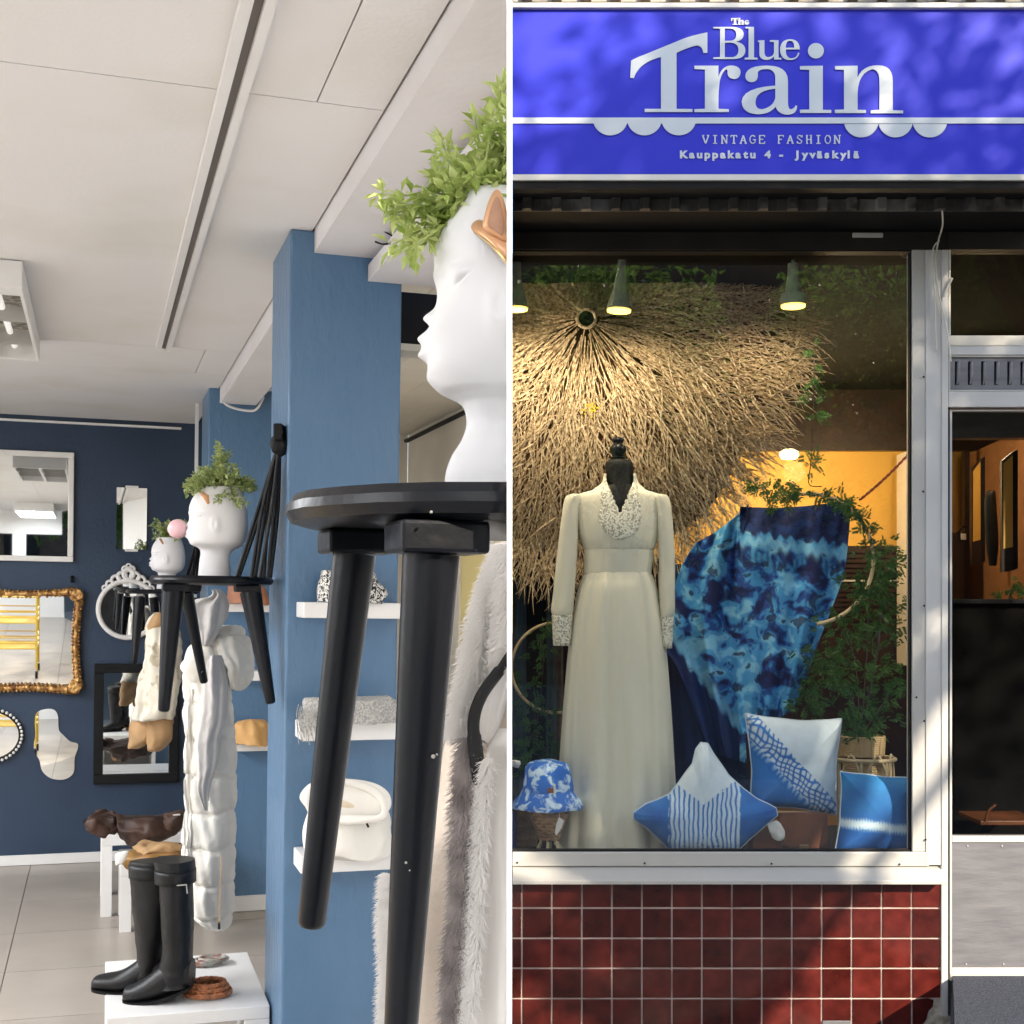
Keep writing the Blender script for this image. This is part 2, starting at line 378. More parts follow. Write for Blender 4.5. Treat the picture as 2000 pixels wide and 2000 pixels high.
for i, (a, b) in enumerate([(.690, .90), (.902, 1.3), (1.302, 2.2)]):
    part('soffit_board', MB().box(a, b, YF, P1-.004, .853, .897), m_ceilw, sof)
for i, (a, b) in enumerate([(.80, 1.0), (1.002, 1.2), (1.202, 1.4), (1.402, 1.6), (1.602, 1.768)]):
    part('ceiling_board', MB().box(a, b, P1+.2, W, CZ, CZ+.03), m_cream, sof)
struct('bulkhead', MB().box(.786, 1.8, 3.60, 3.70, .715, .86), m_blackm, room=True)
struct('bulkhead_trim', MB().box(.786, 1.8, 3.59, 3.70, .695, .714), m_cream, room=True)
struct('right_wall', MB().box(1.77, 1.85, 3.71, W, FZ, CZ+.03), m_cream, room=True)
struct('cornice', MB().box(1.745, 1.769, 3.71, W, CZ-.045, CZ-.03), m_blackm, room=True)
struct('rear_wall', MB().box(.871, 1.769, W, W+.1, FZ, CZ+.05), m_cream, room=True)
a = Q(905, 1082, 0, 1.768); b = Q(955, 1400, 0, 1.768)
yp = rthing('yellow_panel_door', 'pale yellow panel in cream frame beside the fur coat', 'panel', (1.76, a.y, -.8))
part('panel', MB().box(1.757, 1.769, a.y-.6, a.y, -.9, a.z), m_yel, yp, bev=.002)
part('frame', MB().box(1.750, 1.769, a.y+.001, a.y+.05, -.9, a.z+.05), m_cream, yp, bev=.002)
part('frame', MB().box(1.750, 1.769, a.y-.6, a.y, a.z+.001, a.z+.05), m_cream, yp, bev=.002)
struct('back_wall', MB().box(XL, .87, W, W+.1, FZ, CZ+.05), m_navy, room=True)
struct('left_wall', MB().box(XL-.1, XL, YF, W+.1, FZ-.05, CZ+.05), m_white, room=True)
fw = rthing('front_wall', loc=(-1.6, YF, FZ), kind='structure')
for x0, x1, z0, z1 in ((XL, 1.3, FZ, -.2), (XL, 1.3, .7, CZ+.05), (XL, -2.95, -.199, .699), (-.95, -.8, -.199, .699)):
    part('wall_section', MB().box(x0, x1, YF-.1, YF, z0, z1), m_white, fw)
struct('baseboard', MB().box(-2.4, .49, W-.014, W-.001, FZ+.002, FZ+.058), m_white, room=True, bev=.002)
struct('ceiling_trim', MB().box(-2.4, .45, W-.02, W-.002, CZ-.038, CZ-.026), m_white, room=True)
struct('pillar', MB().box(.481, .785, P1, P1+.36, FZ, CZ), m_blue, room=True, bev=.006)
struct('pillar', MB().box(.494, .86, P2, P2+.39, FZ, CZ), m_blue, room=True, bev=.006)
struct('pillar_baseboard', MB().box(.55, .86, P2-.014, P2-.001, FZ+.002, FZ+.075), m_white, room=True, bev=.002)
struct('corner_trim', MB().box(.462, .478, P2+.40, P2+.42, -.2, CZ-.02), m_wfr, room=True)
fl = rthing('floor', loc=(-.5, 3, FZ), kind='structure')
part('floor_base', MB().box(XL, 1.9, YF, W, FZ-.08, FZ-.006), m_grout, fl)
tm = None; TS = .62
for i in range(-6, 4):
    for j in range(-3, 13):
        x0, y0 = -.33+i*TS, 6.12-9*TS+j*TS
        if y0 > W or x0 > 1.85: continue
        bm_ = MB().box(x0+.002, min(x0+TS-.002, 1.9), y0+.002, min(y0+TS-.002, W), FZ-.006, FZ)
        part('floor_tile', bm_, m_floor, fl)

# fluorescent louvre fixtures
def fixture(x0, x1, y0, y1, label, en=36):
    t = rthing('ceiling_light', label, 'ceiling light', ((x0+x1)/2, (y0+y1)/2, CZ-.06), group='louvred tube lights under the ceiling')
    zb = CZ-.085
    part('end_plate', MB().box(x0, x1, y0, y0+.10, zb, CZ-.002), m_white, t, bev=.003)
    part('end_plate', MB().box(x0, x1, y1-.02, y1, zb, CZ-.002), m_white, t, bev=.003)
    for a in (x0, x1-.012): part('side_rail', MB().box(a, a+.012, y0+.101, y1-.021, zb, CZ-.002), m_white, t, bev=.002)
    xm = (x0+x1)/2
    part('centre_rail', MB().box(xm-.01, xm+.01, y0+.101, y1-.021, zb, zb+.03), m_white, t, bev=.002)
    part('reflector', MB().box(x0+.013, x1-.013, y0+.101, y1-.021, CZ-.02, CZ-.005), M('louvre_reflector', (.10, .085, .06), .35, metal=.3, col2=(.50, .48, .42), vs=26, lo=.45, hi=.6), t)
    sp_ = .07 if en else .42
    k = int((y1-y0-.12)/sp_)
    for i in range(1, k+1):
        y = y0+.1+i*sp_
        part('louvre_blade', MB().box(x0+.013, xm-.011, y, y+.004, zb+.004, CZ-.03), m_steel, t)
        part('louvre_blade', MB().box(xm+.011, x1-.013, y, y+.004, zb+.004, CZ-.03), m_steel, t)
    em = M('fluorescent_tube', (1, 1, 1), .5, emit=2.5 if en else .15, ecol=(1, .97, .93))
    for a in ((x0+xm)/2, (x1+xm)/2):
        part('tube', MB().tube([(a, y0+.11, CZ-.035), (a, y1-.03, CZ-.035)], .011, 10), em, t, smooth=True)
    if not en: return
    l = bpy.data.lights.new('fixture_light', 'AREA'); l.shape = 'RECTANGLE'; l.size = x1-x0-.02; l.size_y = y1-y0-.1; l.energy = en; l.color = (.95, .97, 1)
    lo_ = bpy.data.objects.new('fixture_light', l); C.objects.link(lo_); lo_.parent = t; lo_.location = (0, 0, -.035)
g = Q(44, 535, 2, CZ-.04)
fixture(g.x-.36, g.x, g.y, g.y+1.25, 'louvred tube light at the upper left edge above the navy wall', 0)
fixture(-2.9, -2.4, .2, 1.8, 'louvred tube light over the left side, outside the view', 35)
fixture(-.85, -.45, -1.0, .3, 'louvred tube light behind the viewer near the shop front', 6)
fixture(-2.6, -2.1, 4.8, 6.2, 'louvred tube light farther left near the navy wall', 43)
fixture(-2.2, -1.7, 3.0, 4.3, 'louvred tube light between the other two at the left, outside the view', 31)

# cables by the beams
def cab(pts, r, mat, label, nm='cable'):
    solo(nm, MB().tube(smooth_line([Vector(p) for p in pts], 6, False), r, 8), mat, label, 'cable', room=True, smooth=True)
cab([Q(436, 745, 1, P2-.06), Q(433, 775, 1, P2-.05), Q(445, 792, 1, P2-.03), Q(475, 801, 1, P2-.02), Q(500, 800, 1, P2-.02), Q(515, 775, 1, P2-.03)], .006, m_white, 'white cable looping under the beam at the farther blue pillar')
for i, (c1_, c2_, c3_) in enumerate([((735, 425), (742, 445), (770, 463)), ((733, 472), (748, 477), (768, 474)), ((760, 478), (772, 455), (778, 440))]):
    cab([Q(*c1_, 1, 3.2), Q(*c2_, 1, 3.22), Q(*c3_, 1, 3.24)], .0022, m_blackm if i < 2 else m_steel,
        ['thin black wire curving out at the beam edge beside the large leaves', 'short black wire stub poking from the beam below the curved one', 'pale twisted wire ends between beam and green sprigs'][i])

# ================================================================= SHELVES ON PILLARS
def shelf(x0, x1, z0, z1, yb, depth, label):
    solo('wall_shelf', MB().box(x0, x1, yb-depth, yb, z0, z1), m_white, label, 'shelf', group='white floating shelves on the blue pillars', room=True, bev=.003)
SD = .13; ys = P1-SD
def shz(pyt, pyb, px, yf): return Q(px, pyb, 1, yf).z, Q(px, pyt, 1, yf).z
z0, z1 = shz(1176, 1207, 593, ys); x0 = Q(593, 1190, 1, ys).x; SX1 = .78
shelf(x0, SX1, z0, z1, P1-.001, SD, 'top white shelf on the near pillar, holding the black and white patterned bag'); S1 = z1
z0, z1 = shz(1412, 1446, 690, ys); shelf(x0, SX1, z0, z1, P1-.001, SD, 'middle white shelf on the near pillar, holding the grey tweed scarf'); S2 = z1
z0, z1 = shz(1667, 1702, 690, ys); shelf(x0, SX1, z0, z1, P1-.001, SD, 'lowest white shelf on the near pillar, under the folded white hoodie'); S3 = z1
ys2 = P2-SD
for (a, b_, xl, lb) in ((1178, 1195, 446, 'top white shelf on the farther pillar, under a brown box'), (1311, 1330, 462, 'middle white shelf on the farther pillar, behind the black stool leg'), (1452, 1468, 456, 'lowest white shelf on the farther pillar, holding orange folded cloth')):
    z0, z1 = shz(a, b_, xl, ys2); shelf(Q(xl, a, 1, ys2).x, .86, z0, z1, P2-.001, SD, lb)
    if a == 1178: T1 = z1
    if a == 1452: T3 = z1

# ================================================================= STOOL SHELVES
def stool(c, r, th, legs, label, blocks, n=20):
    """c: centre of the seat underside (room frame)"""
    t = rthing('stool', label, 'stool', c, group='black three legged stools fixed to the pillars')
    c = Vector(c); R_ = random.Random(3)
    rim = [1 + .012*R_.uniform(-1, 1) for _ in range(n)]
    prof = [(.90, -.0), (.975, .004), (1.0, .012), (.995, th-.007), (.965, th), (.5, th)]
    part('seat', MB().loft([[c + Vector((math.cos(2*PI*k/n)*r*q*rim[k], math.sin(2*PI*k/n)*r*q*rim[k], h)) for k in range(n)] for q, h in prof]), m_black, t, smooth='a')
    for (bx, by, wx, wy, h) in blocks:
        part('leg_block', MB().box(c.x+bx-wx, c.x+bx+wx, c.y+by-wy, c.y+by+wy, c.z-h, c.z-.0005), m_black, t, bev=.003)
    for (p, q, r0, r1, h) in legs:
        p = c + Vector((p[0], p[1], -h)); q = c + Vector(q); d = (q-p).normalized()
        pts = [p] + [p.lerp(q, k/6) for k in range(1, 7)]; rr = [r0 + (r1-r0)*k/6 for k in range(7)]
        pts += [q + d*r1*.35, q + d*r1*.5]; rr += [r1*.85, r1*.45]
        part('leg', MB().tube(pts, rr, 20), m_black, t, smooth=True)
    return t
# near stool: positions taken from its place beside the divider
NY = 1.10
def rel(px, py, Y, c): return toroom(P(px, py, Y)) - c
cN = toroom(P(1000, 1046, NY)) ; cN.z = toroom(P(1000, 1013, NY-.185)).z
def leg_px(c, top, bot, Yt, Yb, wt, wb, h):
    a_ = rel(*top, Yt, c); b_ = rel(*bot, Yb, c)
    # extend to block underside
    k = (-h - b_.z)/(a_.z - b_.z); a2 = b_ + (a_-b_)*k
    return ((a2.x, a2.y), tuple(b_), wt/2*Yt/F, wb/2*Yb/F, h)
L1 = leg_px(cN, (690, 1100), (609, 1800), 1.10, 1.10, 84, 54, .020)
L2 = leg_px(cN, (842, 1080), (775, 2140), .96, .98, 112, 60, .024)
L3 = leg_px(cN, (1050, 1100), (1120, 1800), 1.2, 1.25, 84, 54, .020)
b1 = rel(697, 1080, 1.10, cN); b2 = rel(852, 1050, .96, cN)
tS = stool(cN, .188, .026, [L1, L2, L3], 'large near black stool carrying the big white head, legs hanging down', [(b1.x, b1.y, .029, .03, .020), (b2.x, b2.y, .033, .03, .024)], n=26)
for (cx_, cy_, yy_, r0_) in ((793, 1685, .9555, .0013), (846, 1478, .950, .0017), (853, 1474, .952, .0010), (800, 1700, .956, .0009), (842, 1000, .905, .0012)):
    part('paint_chip', MB().lathe(toroom(P(cx_, cy_, yy_)), [(r0_*.6, -.003), (r0_, -.001), (r0_*.5, .001)], 7, toroom(P(1000, 1198, .5))-toroom(P(1000, 1198, 1))), M('bare_wood_chip', (.32, .31, .29), .8), tS)
cB = toroom(P(415, 1143, 3.62))
L1 = leg_px(cB, (338, 1160), (320, 1385), 3.5, 3.45, 44, 22, .018)
L2 = leg_px(cB, (490, 1160), (528, 1370), 3.55, 3.5, 42, 20, .018)
L3 = leg_px(cB, (365, 1160), (398, 1330), 3.75, 3.85, 26, 16, .018)
bl = [(rel(p_, 1150, y_, cB).x, rel(p_, 1150, y_, cB).y, .034, .03, .018) for p_, y_ in ((342, 3.5), (483, 3.55), (368, 3.75))]
stool(cB, .168, .024, [L1, L2, L3], 'middle black stool on the near pillar, carrying the head with pink bubble gum', bl)
cC = toroom(P(318, 1160, 6.2))
L1 = leg_px(cC, (273, 1165), (262, 1295), 6.1, 6.05, 24, 12, .018)
L2 = leg_px(cC, (372, 1165), (384, 1300), 6.1, 6.1, 24, 12, .018)
L3 = leg_px(cC, (300, 1165), (312, 1290), 6.35, 6.4, 18, 10, .018)
stool(cC, .170, .020, [L1, L2, L3], 'farthest black stool, carrying the smallest white head', [])

# ================================================================= HEADS
HP = [(0, -.215, .16, .15), (.10, -.205, .15, .14), (.2, -.195, .14, .13), (.26, -.185, .145, .135), (.31, -.19, .19, .16), (.345, -.225, .255, .21), (.375, -.285, .29, .25), (.42, -.315, .315, .275),
      (.48, -.325, .335, .29), (.56, -.318, .345, .298), (.64, -.308, .345, .298), (.72, -.31, .34, .295), (.80, -.305, .33, .285), (.88, -.275, .31, .265), (.94, -.235, .29, .24), (1.0, -.20, .265, .215)]
def head(base, H, label, prof=HP, pucker=1.0, band=True, yaw=0.0, dz=0.0):
    t = thing('head_planter', label, 'planter', base, 'white head shaped planters on the stools')
    rows = cat_rows(prof, 12); n = 180; rings = []
    def g(x, m_, s_): return math.exp(-((x-m_)/s_)**2)
    for (z, xf, xb, hw) in rows:
        rg = []
        for k in range(n):
            a = 2*PI*k/n; ca, sa = math.cos(a), math.sin(a)
            rx = xb if ca > 0 else -xf
            x = ca*rx; y = sa*hw; ang = math.atan2(sa, -ca); z0_ = z; z = z - dz       # 0 at the face
            f_ = 0
            f_ += .043*g(z, .594, .024)*g(ang, 0, .13) + .012*g(z, .632, .03)*g(ang, 0, .10)       # nose
            f_ += .010*g(z, .588, .018)*(g(ang, .15, .07)+g(ang, -.15, .07))                        # nostrils
            f_ += pucker*(.026*g(z, .498, .052)*g(ang, 0, .30) + .021*g(z, .522, .0165)*g(ang, 0, .20) + .023*g(z, .459, .0175)*g(ang, 0, .19))
            f_ += .012*g(z, .372, .03)*g(ang, 0, .25)                                               # chin
            f_ -= .016*g(z, .668, .04)*(g(ang, .62, .28)+g(ang, -.62, .28))                         # sockets
            f_ += .012*g(z, .655, .028)*(g(ang, .62, .18)+g(ang, -.62, .18))                        # lids
            f_ -= .016*g(z - .09*(abs(ang)-1.1), .668, .006)*g(abs(ang), 1.08, .17) - .014*g(z, .690, .030)*g(abs(ang), 1.05, .22) + .010*g(z, .73, .02)*g(abs(ang), .95, .3)                  # closed eye slit
            f_ += .010*g(z, .725, .02)*g(abs(ang), .45, .3) + .015*g(z, .55, .06)*g(abs(ang), .75, .3)
            z = z0_
            rr = 1 + 0
            px_ = x - f_*max(0, -ca) ; py_ = y + (f_*sa if abs(ang) > .5 and ca < 0 else 0)
            if abs(abs(ang)-1.72) < .5:
                e_ = .045*g(abs(ang), 1.72, .14)*g(z, .575, .075) - .03*g(abs(ang), 1.70, .06)*g(z, .58, .045); py_ += e_*(1 if sa > 0 else -1)
            py_ -= f_*0
            q = Vector((px_, py_, 0)); q.rotate(Matrix.Rotation(yaw, 3, 'Z'))
            rg.append(base + Vector((q.x*H, q.y*H, z*H)))
        rings.append(rg)
    top = rings[-1]; cz = sum(top, Vector())/n
    rings.append([cz + (p-cz)*.93 + Vector((0, 0, .004)) for p in top]); rings.append([cz + (p-cz)*.90 - Vector((0, 0, .02*H)) for p in top]); rings.append([cz + (p-cz)*.6 - Vector((0, 0, .10*H)) for p in top])
    part('head', MB().loft(rings), m_head, t, smooth=True)
    return t, cz
def sprigs(mb, root, targets, L, wd, step, spread, rnd, ups=(0, 0, 1)):
    for tg in targets:
        mid = root.lerp(tg, .5) + Vector((rnd.uniform(-1, 1), rnd.uniform(-1, 1), rnd.uniform(0, 1)))*(tg-root).length*.12
        pts = smooth_line([root, mid, tg], 8, False); ln = sum((b-a).length for a, b in zip(pts, pts[1:])); mb.tube(pts, [wd*.14]*len(pts), 4)
        m_ = max(4, int(ln/step))
        for i in range(m_+1):
            q = i/m_; p = pts[min(int(q*(len(pts)-1)), len(pts)-1)]; p = p.lerp(pts[min(int(q*(len(pts)-1))+1, len(pts)-1)], (q*(len(pts)-1)) % 1)
            d = (tg-root).normalized()
            for s_ in range(3):
                o_ = Vector((rnd.gauss(0, 1), rnd.gauss(0, 1), rnd.gauss(0, 1))).normalized()
                mb.leaf(p + o_*L*.2, d*.45 + o_*spread, Vector((rnd.uniform(-.4, .4), rnd.uniform(-.4, .4), 1)), L*rnd.uniform(.65, 1.15), wd*rnd.uniform(.8, 1.2))
# near head
bN = P(962, 958, 1.10); HN = .238
HN_P = [(0, -.170, .18, .17), (.06, -.166, .175, .16), (.12, -.145, .15, .14), (.18, -.108, .14, .12), (.24, -.092, .145, .115), (.295, -.105, .17, .14), (.322, -.140, .22, .17), (.35, -.192, .27, .21), (.40, -.222, .29, .245), (.45, -.226, .32, .27), (.50, -.226, .335, .285),
        (.55, -.222, .345, .295), (.60, -.204, .345, .298), (.65, -.190, .345, .298), (.70, -.196, .345, .297), (.76, -.205, .34, .292), (.84, -.202, .33, .285), (.90, -.180, .31, .262), (.95, -.146, .29, .24), (1.0, -.115, .265, .215)]
tN, rimN = head(bN, HN, 'big white head planter with closed eyes and copper headband, close to the camera', HN_P, 1.0, yaw=-.04, dz=.018)
mb = MB(); rnd = random.Random(11)
tg = [P(770, 400, 1.06), P(778, 430, 1.08), P(790, 462, 1.06), P(800, 485, 1.05), P(815, 470, 1.1), P(860, 300, 1.08), P(885, 290, 1.12), P(850, 350, 1.08), P(868, 375, 1.05), P(830, 400, 1.1),
      P(900, 330, 1.1), P(925, 350, 1.05), P(950, 300, 1.1), P(965, 250, 1.08), P(985, 175, 1.1), P(992, 210, 1.06), P(975, 310, 1.12), P(945, 370, 1.06), P(910, 380, 1.1), P(985, 340, 1.1), P(960, 390, 1.05), P(890, 400, 1.06), P(860, 420, 1.08), P(990, 270, 1.12), P(880, 345, 1.14)]
sprigs(mb, P(968, 420, 1.1), tg + [t_ + Vector((rnd.gauss(0, .012), rnd.gauss(0, .012), rnd.gauss(0, .010))) for t_ in tg], .016, .0068, .0055, .85, rnd)
pn = thing('potted_plant', 'light green leafy sprigs spilling from the big near head', 'plant', P(968, 420, 1.1)); part('foliage', mb, m_leaf, pn, kind='stuff')
mb = MB(); band = [P(884, 436, 1.085), P(900, 430, 1.065), P(918, 433, 1.048), P(942, 446, 1.030), P(964, 464, 1.022), P(984, 486, 1.018), P(1006, 512, 1.018)]
bsm = smooth_line(band, 6, False)
hb = thing('headband', 'copper headband with cat ear on the big white head', 'headband', P(960, 450, 1.03))
part('band', MB().tube(bsm, [.0015+.0045*min(1, i/12) for i in range(len(bsm))], 14, flat=.45), m_copper, hb, smooth=True)
part('edge_cord', MB().tube([p+Vector((-.002, -.002, -.006))*min(1, i/12) for i, p in enumerate(bsm)], .0012, 6), m_brass, hb, smooth=True)
def ear_(pts, c_, Y, th, nm, mt): part(nm, polar(MB(), smooth_line([P(x, y, Y) for x, y in pts], 6), P(*c_, Y), th), mt, hb, smooth=True)
ear_([(944, 446), (947, 418), (956, 388), (966, 372), (974, 371), (982, 384), (989, 410), (993, 440), (990, 470), (970, 462)], (970, 430), 1.016, .005, 'ear', m_copper)
ear_([(953, 440), (956, 416), (963, 394), (970, 384), (977, 394), (983, 420), (985, 446), (982, 460), (968, 452)], (970, 430), 1.011, .003, 'ear_inner', M('brown_felt', (.40, .22, .14), .8, var=.2, vs=40))
# middle head with bubble
bB = P(424, 1128, 3.58); tB, rB = head(bB, .243, 'white head planter blowing a pink bubble, on the middle stool', pucker=1.0)
part('bubble', MB().lathe(P(347, 1033, 3.58)-Vector((0, 0, .027)), [(.001, 0), (.012, .003), (.02, .009), (.0265, .02), (.0275, .027), (.0265, .034), (.02, .045), (.012, .051), (.001, .054)], 24), m_pink, tB, smooth=True)
part('bubble_neck', MB().tube([P(362, 1036, 3.58), P(374, 1037, 3.58)], [.004, .005], 10), m_pink, tB, smooth=True)
part('brow_band', MB().tube([P(393, 962, 3.5), P(402, 970, 3.49), P(407, 984, 3.485)], [.006, .009, .004], 8, flat=.4), m_copper, tB, smooth=True)
mb = MB(); rnd = random.Random(5); root = P(430, 960, 3.58); tg = []
for _ in range(70):
    u = rnd.uniform(-1, 1); v = rnd.uniform(0, 1)
    px_ = 430 + u*68; top = 960 - 62*(1-abs(u))**.5 - (34 if abs(px_-430) < 18 else 0); tg.append(P(px_, 965 + (top-965)*v**.6, 3.58 + rnd.uniform(-.09, .09)))
tg += [P(360, 950, 3.55), P(366, 944, 3.58), P(372, 936, 3.5), P(428, 876, 3.58), P(436, 882, 3.55), P(495, 945, 3.6), P(465, 985, 3.46), P(480, 980, 3.48), P(425, 978, 3.46)]
sprigs(mb, root, tg, .0155, .0100, .009, .9, rnd)
pb = thing('potted_plant', 'bushy green plant growing from the head with the pink bubble', 'plant', root); part('foliage', mb, m_leafd, pb, kind='stuff')
# far head
bC = P(327, 1150, 6.2); tC, rC = head(bC, .238, 'small distant white head planter on the farthest stool')
part('brow_band', MB().tube([P(313, 1053, 6.1), P(318, 1062, 6.08)], [.008, .006], 8, flat=.5), m_copper, tC)
mb = MB(); root = P(330, 1055, 6.2)
tg = [P(rnd.uniform(296, 362), rnd.uniform(1014, 1056), 6.2+rnd.uniform(-.1, .1)) for _ in range(36)]
sprigs(mb, root, tg, .021, .013, .013, .9, rnd)
pc = thing('potted_plant', 'small green plant in the farthest head, half behind the pink bubble', 'plant', root); part('foliage', mb, m_leafd, pc, kind='stuff')

# black cord bundles
def bundle(name_label, knot, feet, Y, r, loc):
    t = thing('cord_bundle', name_label, 'cords', loc, 'bundles of black cords beside the heads')
    part('hook', MB().box(knot.x-.012, knot.x+.012, knot.y-.03, knot.y+.03, knot.z-.01, knot.z+.035), m_blackm, t, bev=.004)
    part('knot', MB().lathe(knot-Vector((0, 0, .05)), [(.004, 0), (.022, .012), (.028, .03), (.02, .05), (.006, .06)], 12).jitter(.006, 60), m_blackm, t, smooth=True)
    for i, f_ in enumerate(feet):
        mid = knot.lerp(f_, .5) + Vector((.008*math.sin(i*2.1), .01*math.cos(i), 0))
        part('cord', MB().tube(smooth_line([knot-Vector((0, 0, .01)), mid, f_], 6, False), r, 8), m_leath, t, smooth=True)
kn = P(546, 855, 3.50)
bundle('black cord bundle from a hook on the near pillar down to the middle stool', kn, [P(x_, 1128, 3.5+d_) for x_, d_ in ((461, 0), (466, .05), (491, 0), (498, .05), (507, -.02), (515, .03), (523, 0), (528, .04))], 3.5, .0052, kn)
kn = P(405, 985, 6.3)
bundle('black cord bundle between the two smaller heads', kn, [P(x_, 1150, 6.3+d_) for x_, d_ in ((358, 0), (366, .05), (374, 0), (382, .05), (390, 0))], 6.3, .009, kn)

# ================================================================= MIRRORS ON THE NAVY WALL (room frame)
def wq(px, py, d=0): q = Q(px, py, 1, W-d); return q
def rect_mirror(px0, py0, px1, py1, fw_, label, fmat, depth=.03, inner=None, cat='mirror'):
    a = wq(px0, py0); b = wq(px1, py1); x0, x1, z1, z0 = a.x, b.x, a.z, b.z
    t = rthing('wall_mirror', label, cat, ((x0+x1)/2, W, z0))
    y0 = W-depth
    part('glass', MB().box(x0+fw_, x1-fw_, W-.012, W-.002, z0+fw_, z1-fw_), m_mirror, t)
    if fw_ > .004:
        for bx in ((x0, x1, z0, z0+fw_), (x0, x1, z1-fw_, z1), (x0, x0+fw_, z0+fw_+.0005, z1-fw_-.0005), (x1-fw_, x1, z0+fw_+.0005, z1-fw_-.0005)):
            part('frame_rail', MB().box(bx[0], bx[1], y0, W-.001, bx[2], bx[3]), fmat, t, bev=.004)
    return t, (x0, x1, z0, z1)
rect_mirror(-60, 876, 143, 1098, .030, 'large white framed square mirror at the upper left of the navy wall', m_wfr)
t, (x0, x1, z0, z1) = rect_mirror(228, 952, 286, 1074, .0, 'narrow frameless mirror held by two white clips', m_wfr)
for z in (z1-.002, z0-.012): part('clip', MB().box((x0+x1)/2-.035, (x0+x1)/2+.035, W-.016, W-.001, z, z+.014), m_white, t, bev=.002)
t, _ = rect_mirror(184, 1296, 347, 1526, .052, 'black framed mirror hung low on the navy wall, above the side table', m_blackm, .035)
x0, x1, z0, z1 = _
for bx in ((x0+.052, x1-.052, z0+.052, z0+.066), (x0+.052, x1-.052, z1-.066, z1-.052), (x0+.052, x0+.066, z0+.0665, z1-.0665), (x1-.066, x1-.052, z0+.0665, z1-.0665)):
    part('bevel', MB().box(bx[0], bx[1], W-.015, W-.0125, bx[2], bx[3]), m_mirror, t)
# gilt mirror
t, _ = rect_mirror(-75, 1148, 158, 1352, .0, 'ornate gold framed mirror with scrolled carving', m_gold); x0, x1, z0, z1 = _
for o in list(t.children): bpy.data.objects.remove(o)
part('glass', MB().prism([Vector((x0+.04, W-.012, z0+.035)), Vector((x1-.04, W-.012, z0+.035)), Vector((x1-.04, W-.046, z1-.04)), Vector((x0+.04, W-.046, z1-.04))], (0, .004, 0)), m_mirror, t)
def gilt(p, q, wave, sgn):
    pts = []; n_ = 26
    for i in range(n_+1):
        u = i/n_; b_ = p.lerp(q, u); nrm = Vector((0, 0, 1)) if abs((q-p).x) > abs((q-p).z) else Vector((1, 0, 0))
        pts.append(b_ + nrm*sgn*(wave*(1-math.sin(PI*u))*1.0) + Vector((0, -.004*math.sin(u*70), 0)))
    mb = MB().tube(pts, [.020 + .004*math.sin(i*1.9) + .008*(abs(i/n_-.5)*2)**3 for i in range(n_+1)], 10)
    for i in range(0, n_+1, 1):
        for s_ in (-1, 1):
            nrm = Vector((0, 0, 1)) if abs((q-p).x) > abs((q-p).z) else Vector((1, 0, 0))
            mb.lathe(pts[i] + nrm*s_*.017 + Vector((0, -.010, 0)), [(.001, -.010), (.007, -.005), (.008, 0), (.007, .005), (.001, .010)], 6, (0, 1, 0))
    return mb
c00, c10, c01, c11 = Vector((x0+.03, W-.03, z0+.03)), Vector((x1-.03, W-.03, z0+.03)), Vector((x0+.03, W-.03, z1-.03)), Vector((x1-.03, W-.03, z1-.03))
for p, q, sg in ((c00, c10, -1), (c01, c11, 1), (c00, c01, -1), (c10, c11, 1)): part('frame_rail', gilt(p, q, .018, sg), m_gold, t, smooth=True)
for c_ in (c10, c11, c01, c00): part('corner_scroll', MB().lathe(c_ + Vector((0, -.012, 0)), [(.002, -.03), (.02, -.024), (.034, -.008), (.038, .01), (.034, .02)], 14, (0, -1, 0)).jitter(.010, 45), m_gold, t, smooth=True)
ycart = rthing('basket_cart', 'yellow wire basket cart standing out of view, seen in the gold mirror', 'cart', (-.72, 2.3, FZ))
m_ycart = M('yellow_wire', (.62, .42, .03), .4)
for zz in (.28, .52, .76):
    for (a, b_) in (((-.92, 2.1), (-.52, 2.1)), ((-.92, 2.5), (-.52, 2.5)), ((-.92, 2.1), (-.92, 2.5)), ((-.52, 2.1), (-.52, 2.5))):
        for dz_ in (0, .05, .10): part('wire', MB().tube([(*a, FZ+zz+dz_), (*b_, FZ+zz+dz_)], .006, 6), m_ycart, ycart)
    part('shelf_base', MB().box(-.91, -.53, 2.11, 2.49, FZ+zz-.004, FZ+zz), m_ycart, ycart)
for a in ((-.92, 2.1), (-.52, 2.1), (-.92, 2.5), (-.52, 2.5)):
    part('post', MB().tube([(*a, FZ+.08), (*a, FZ+.95)], .010, 8), m_ycart, ycart); part('wheel', MB().lathe(Vector((a[0]-.012, a[1], FZ+.035)), [(.034, 0), (.034, .024)], 16, (1, 0, 0)), m_blackm, ycart, smooth=True)
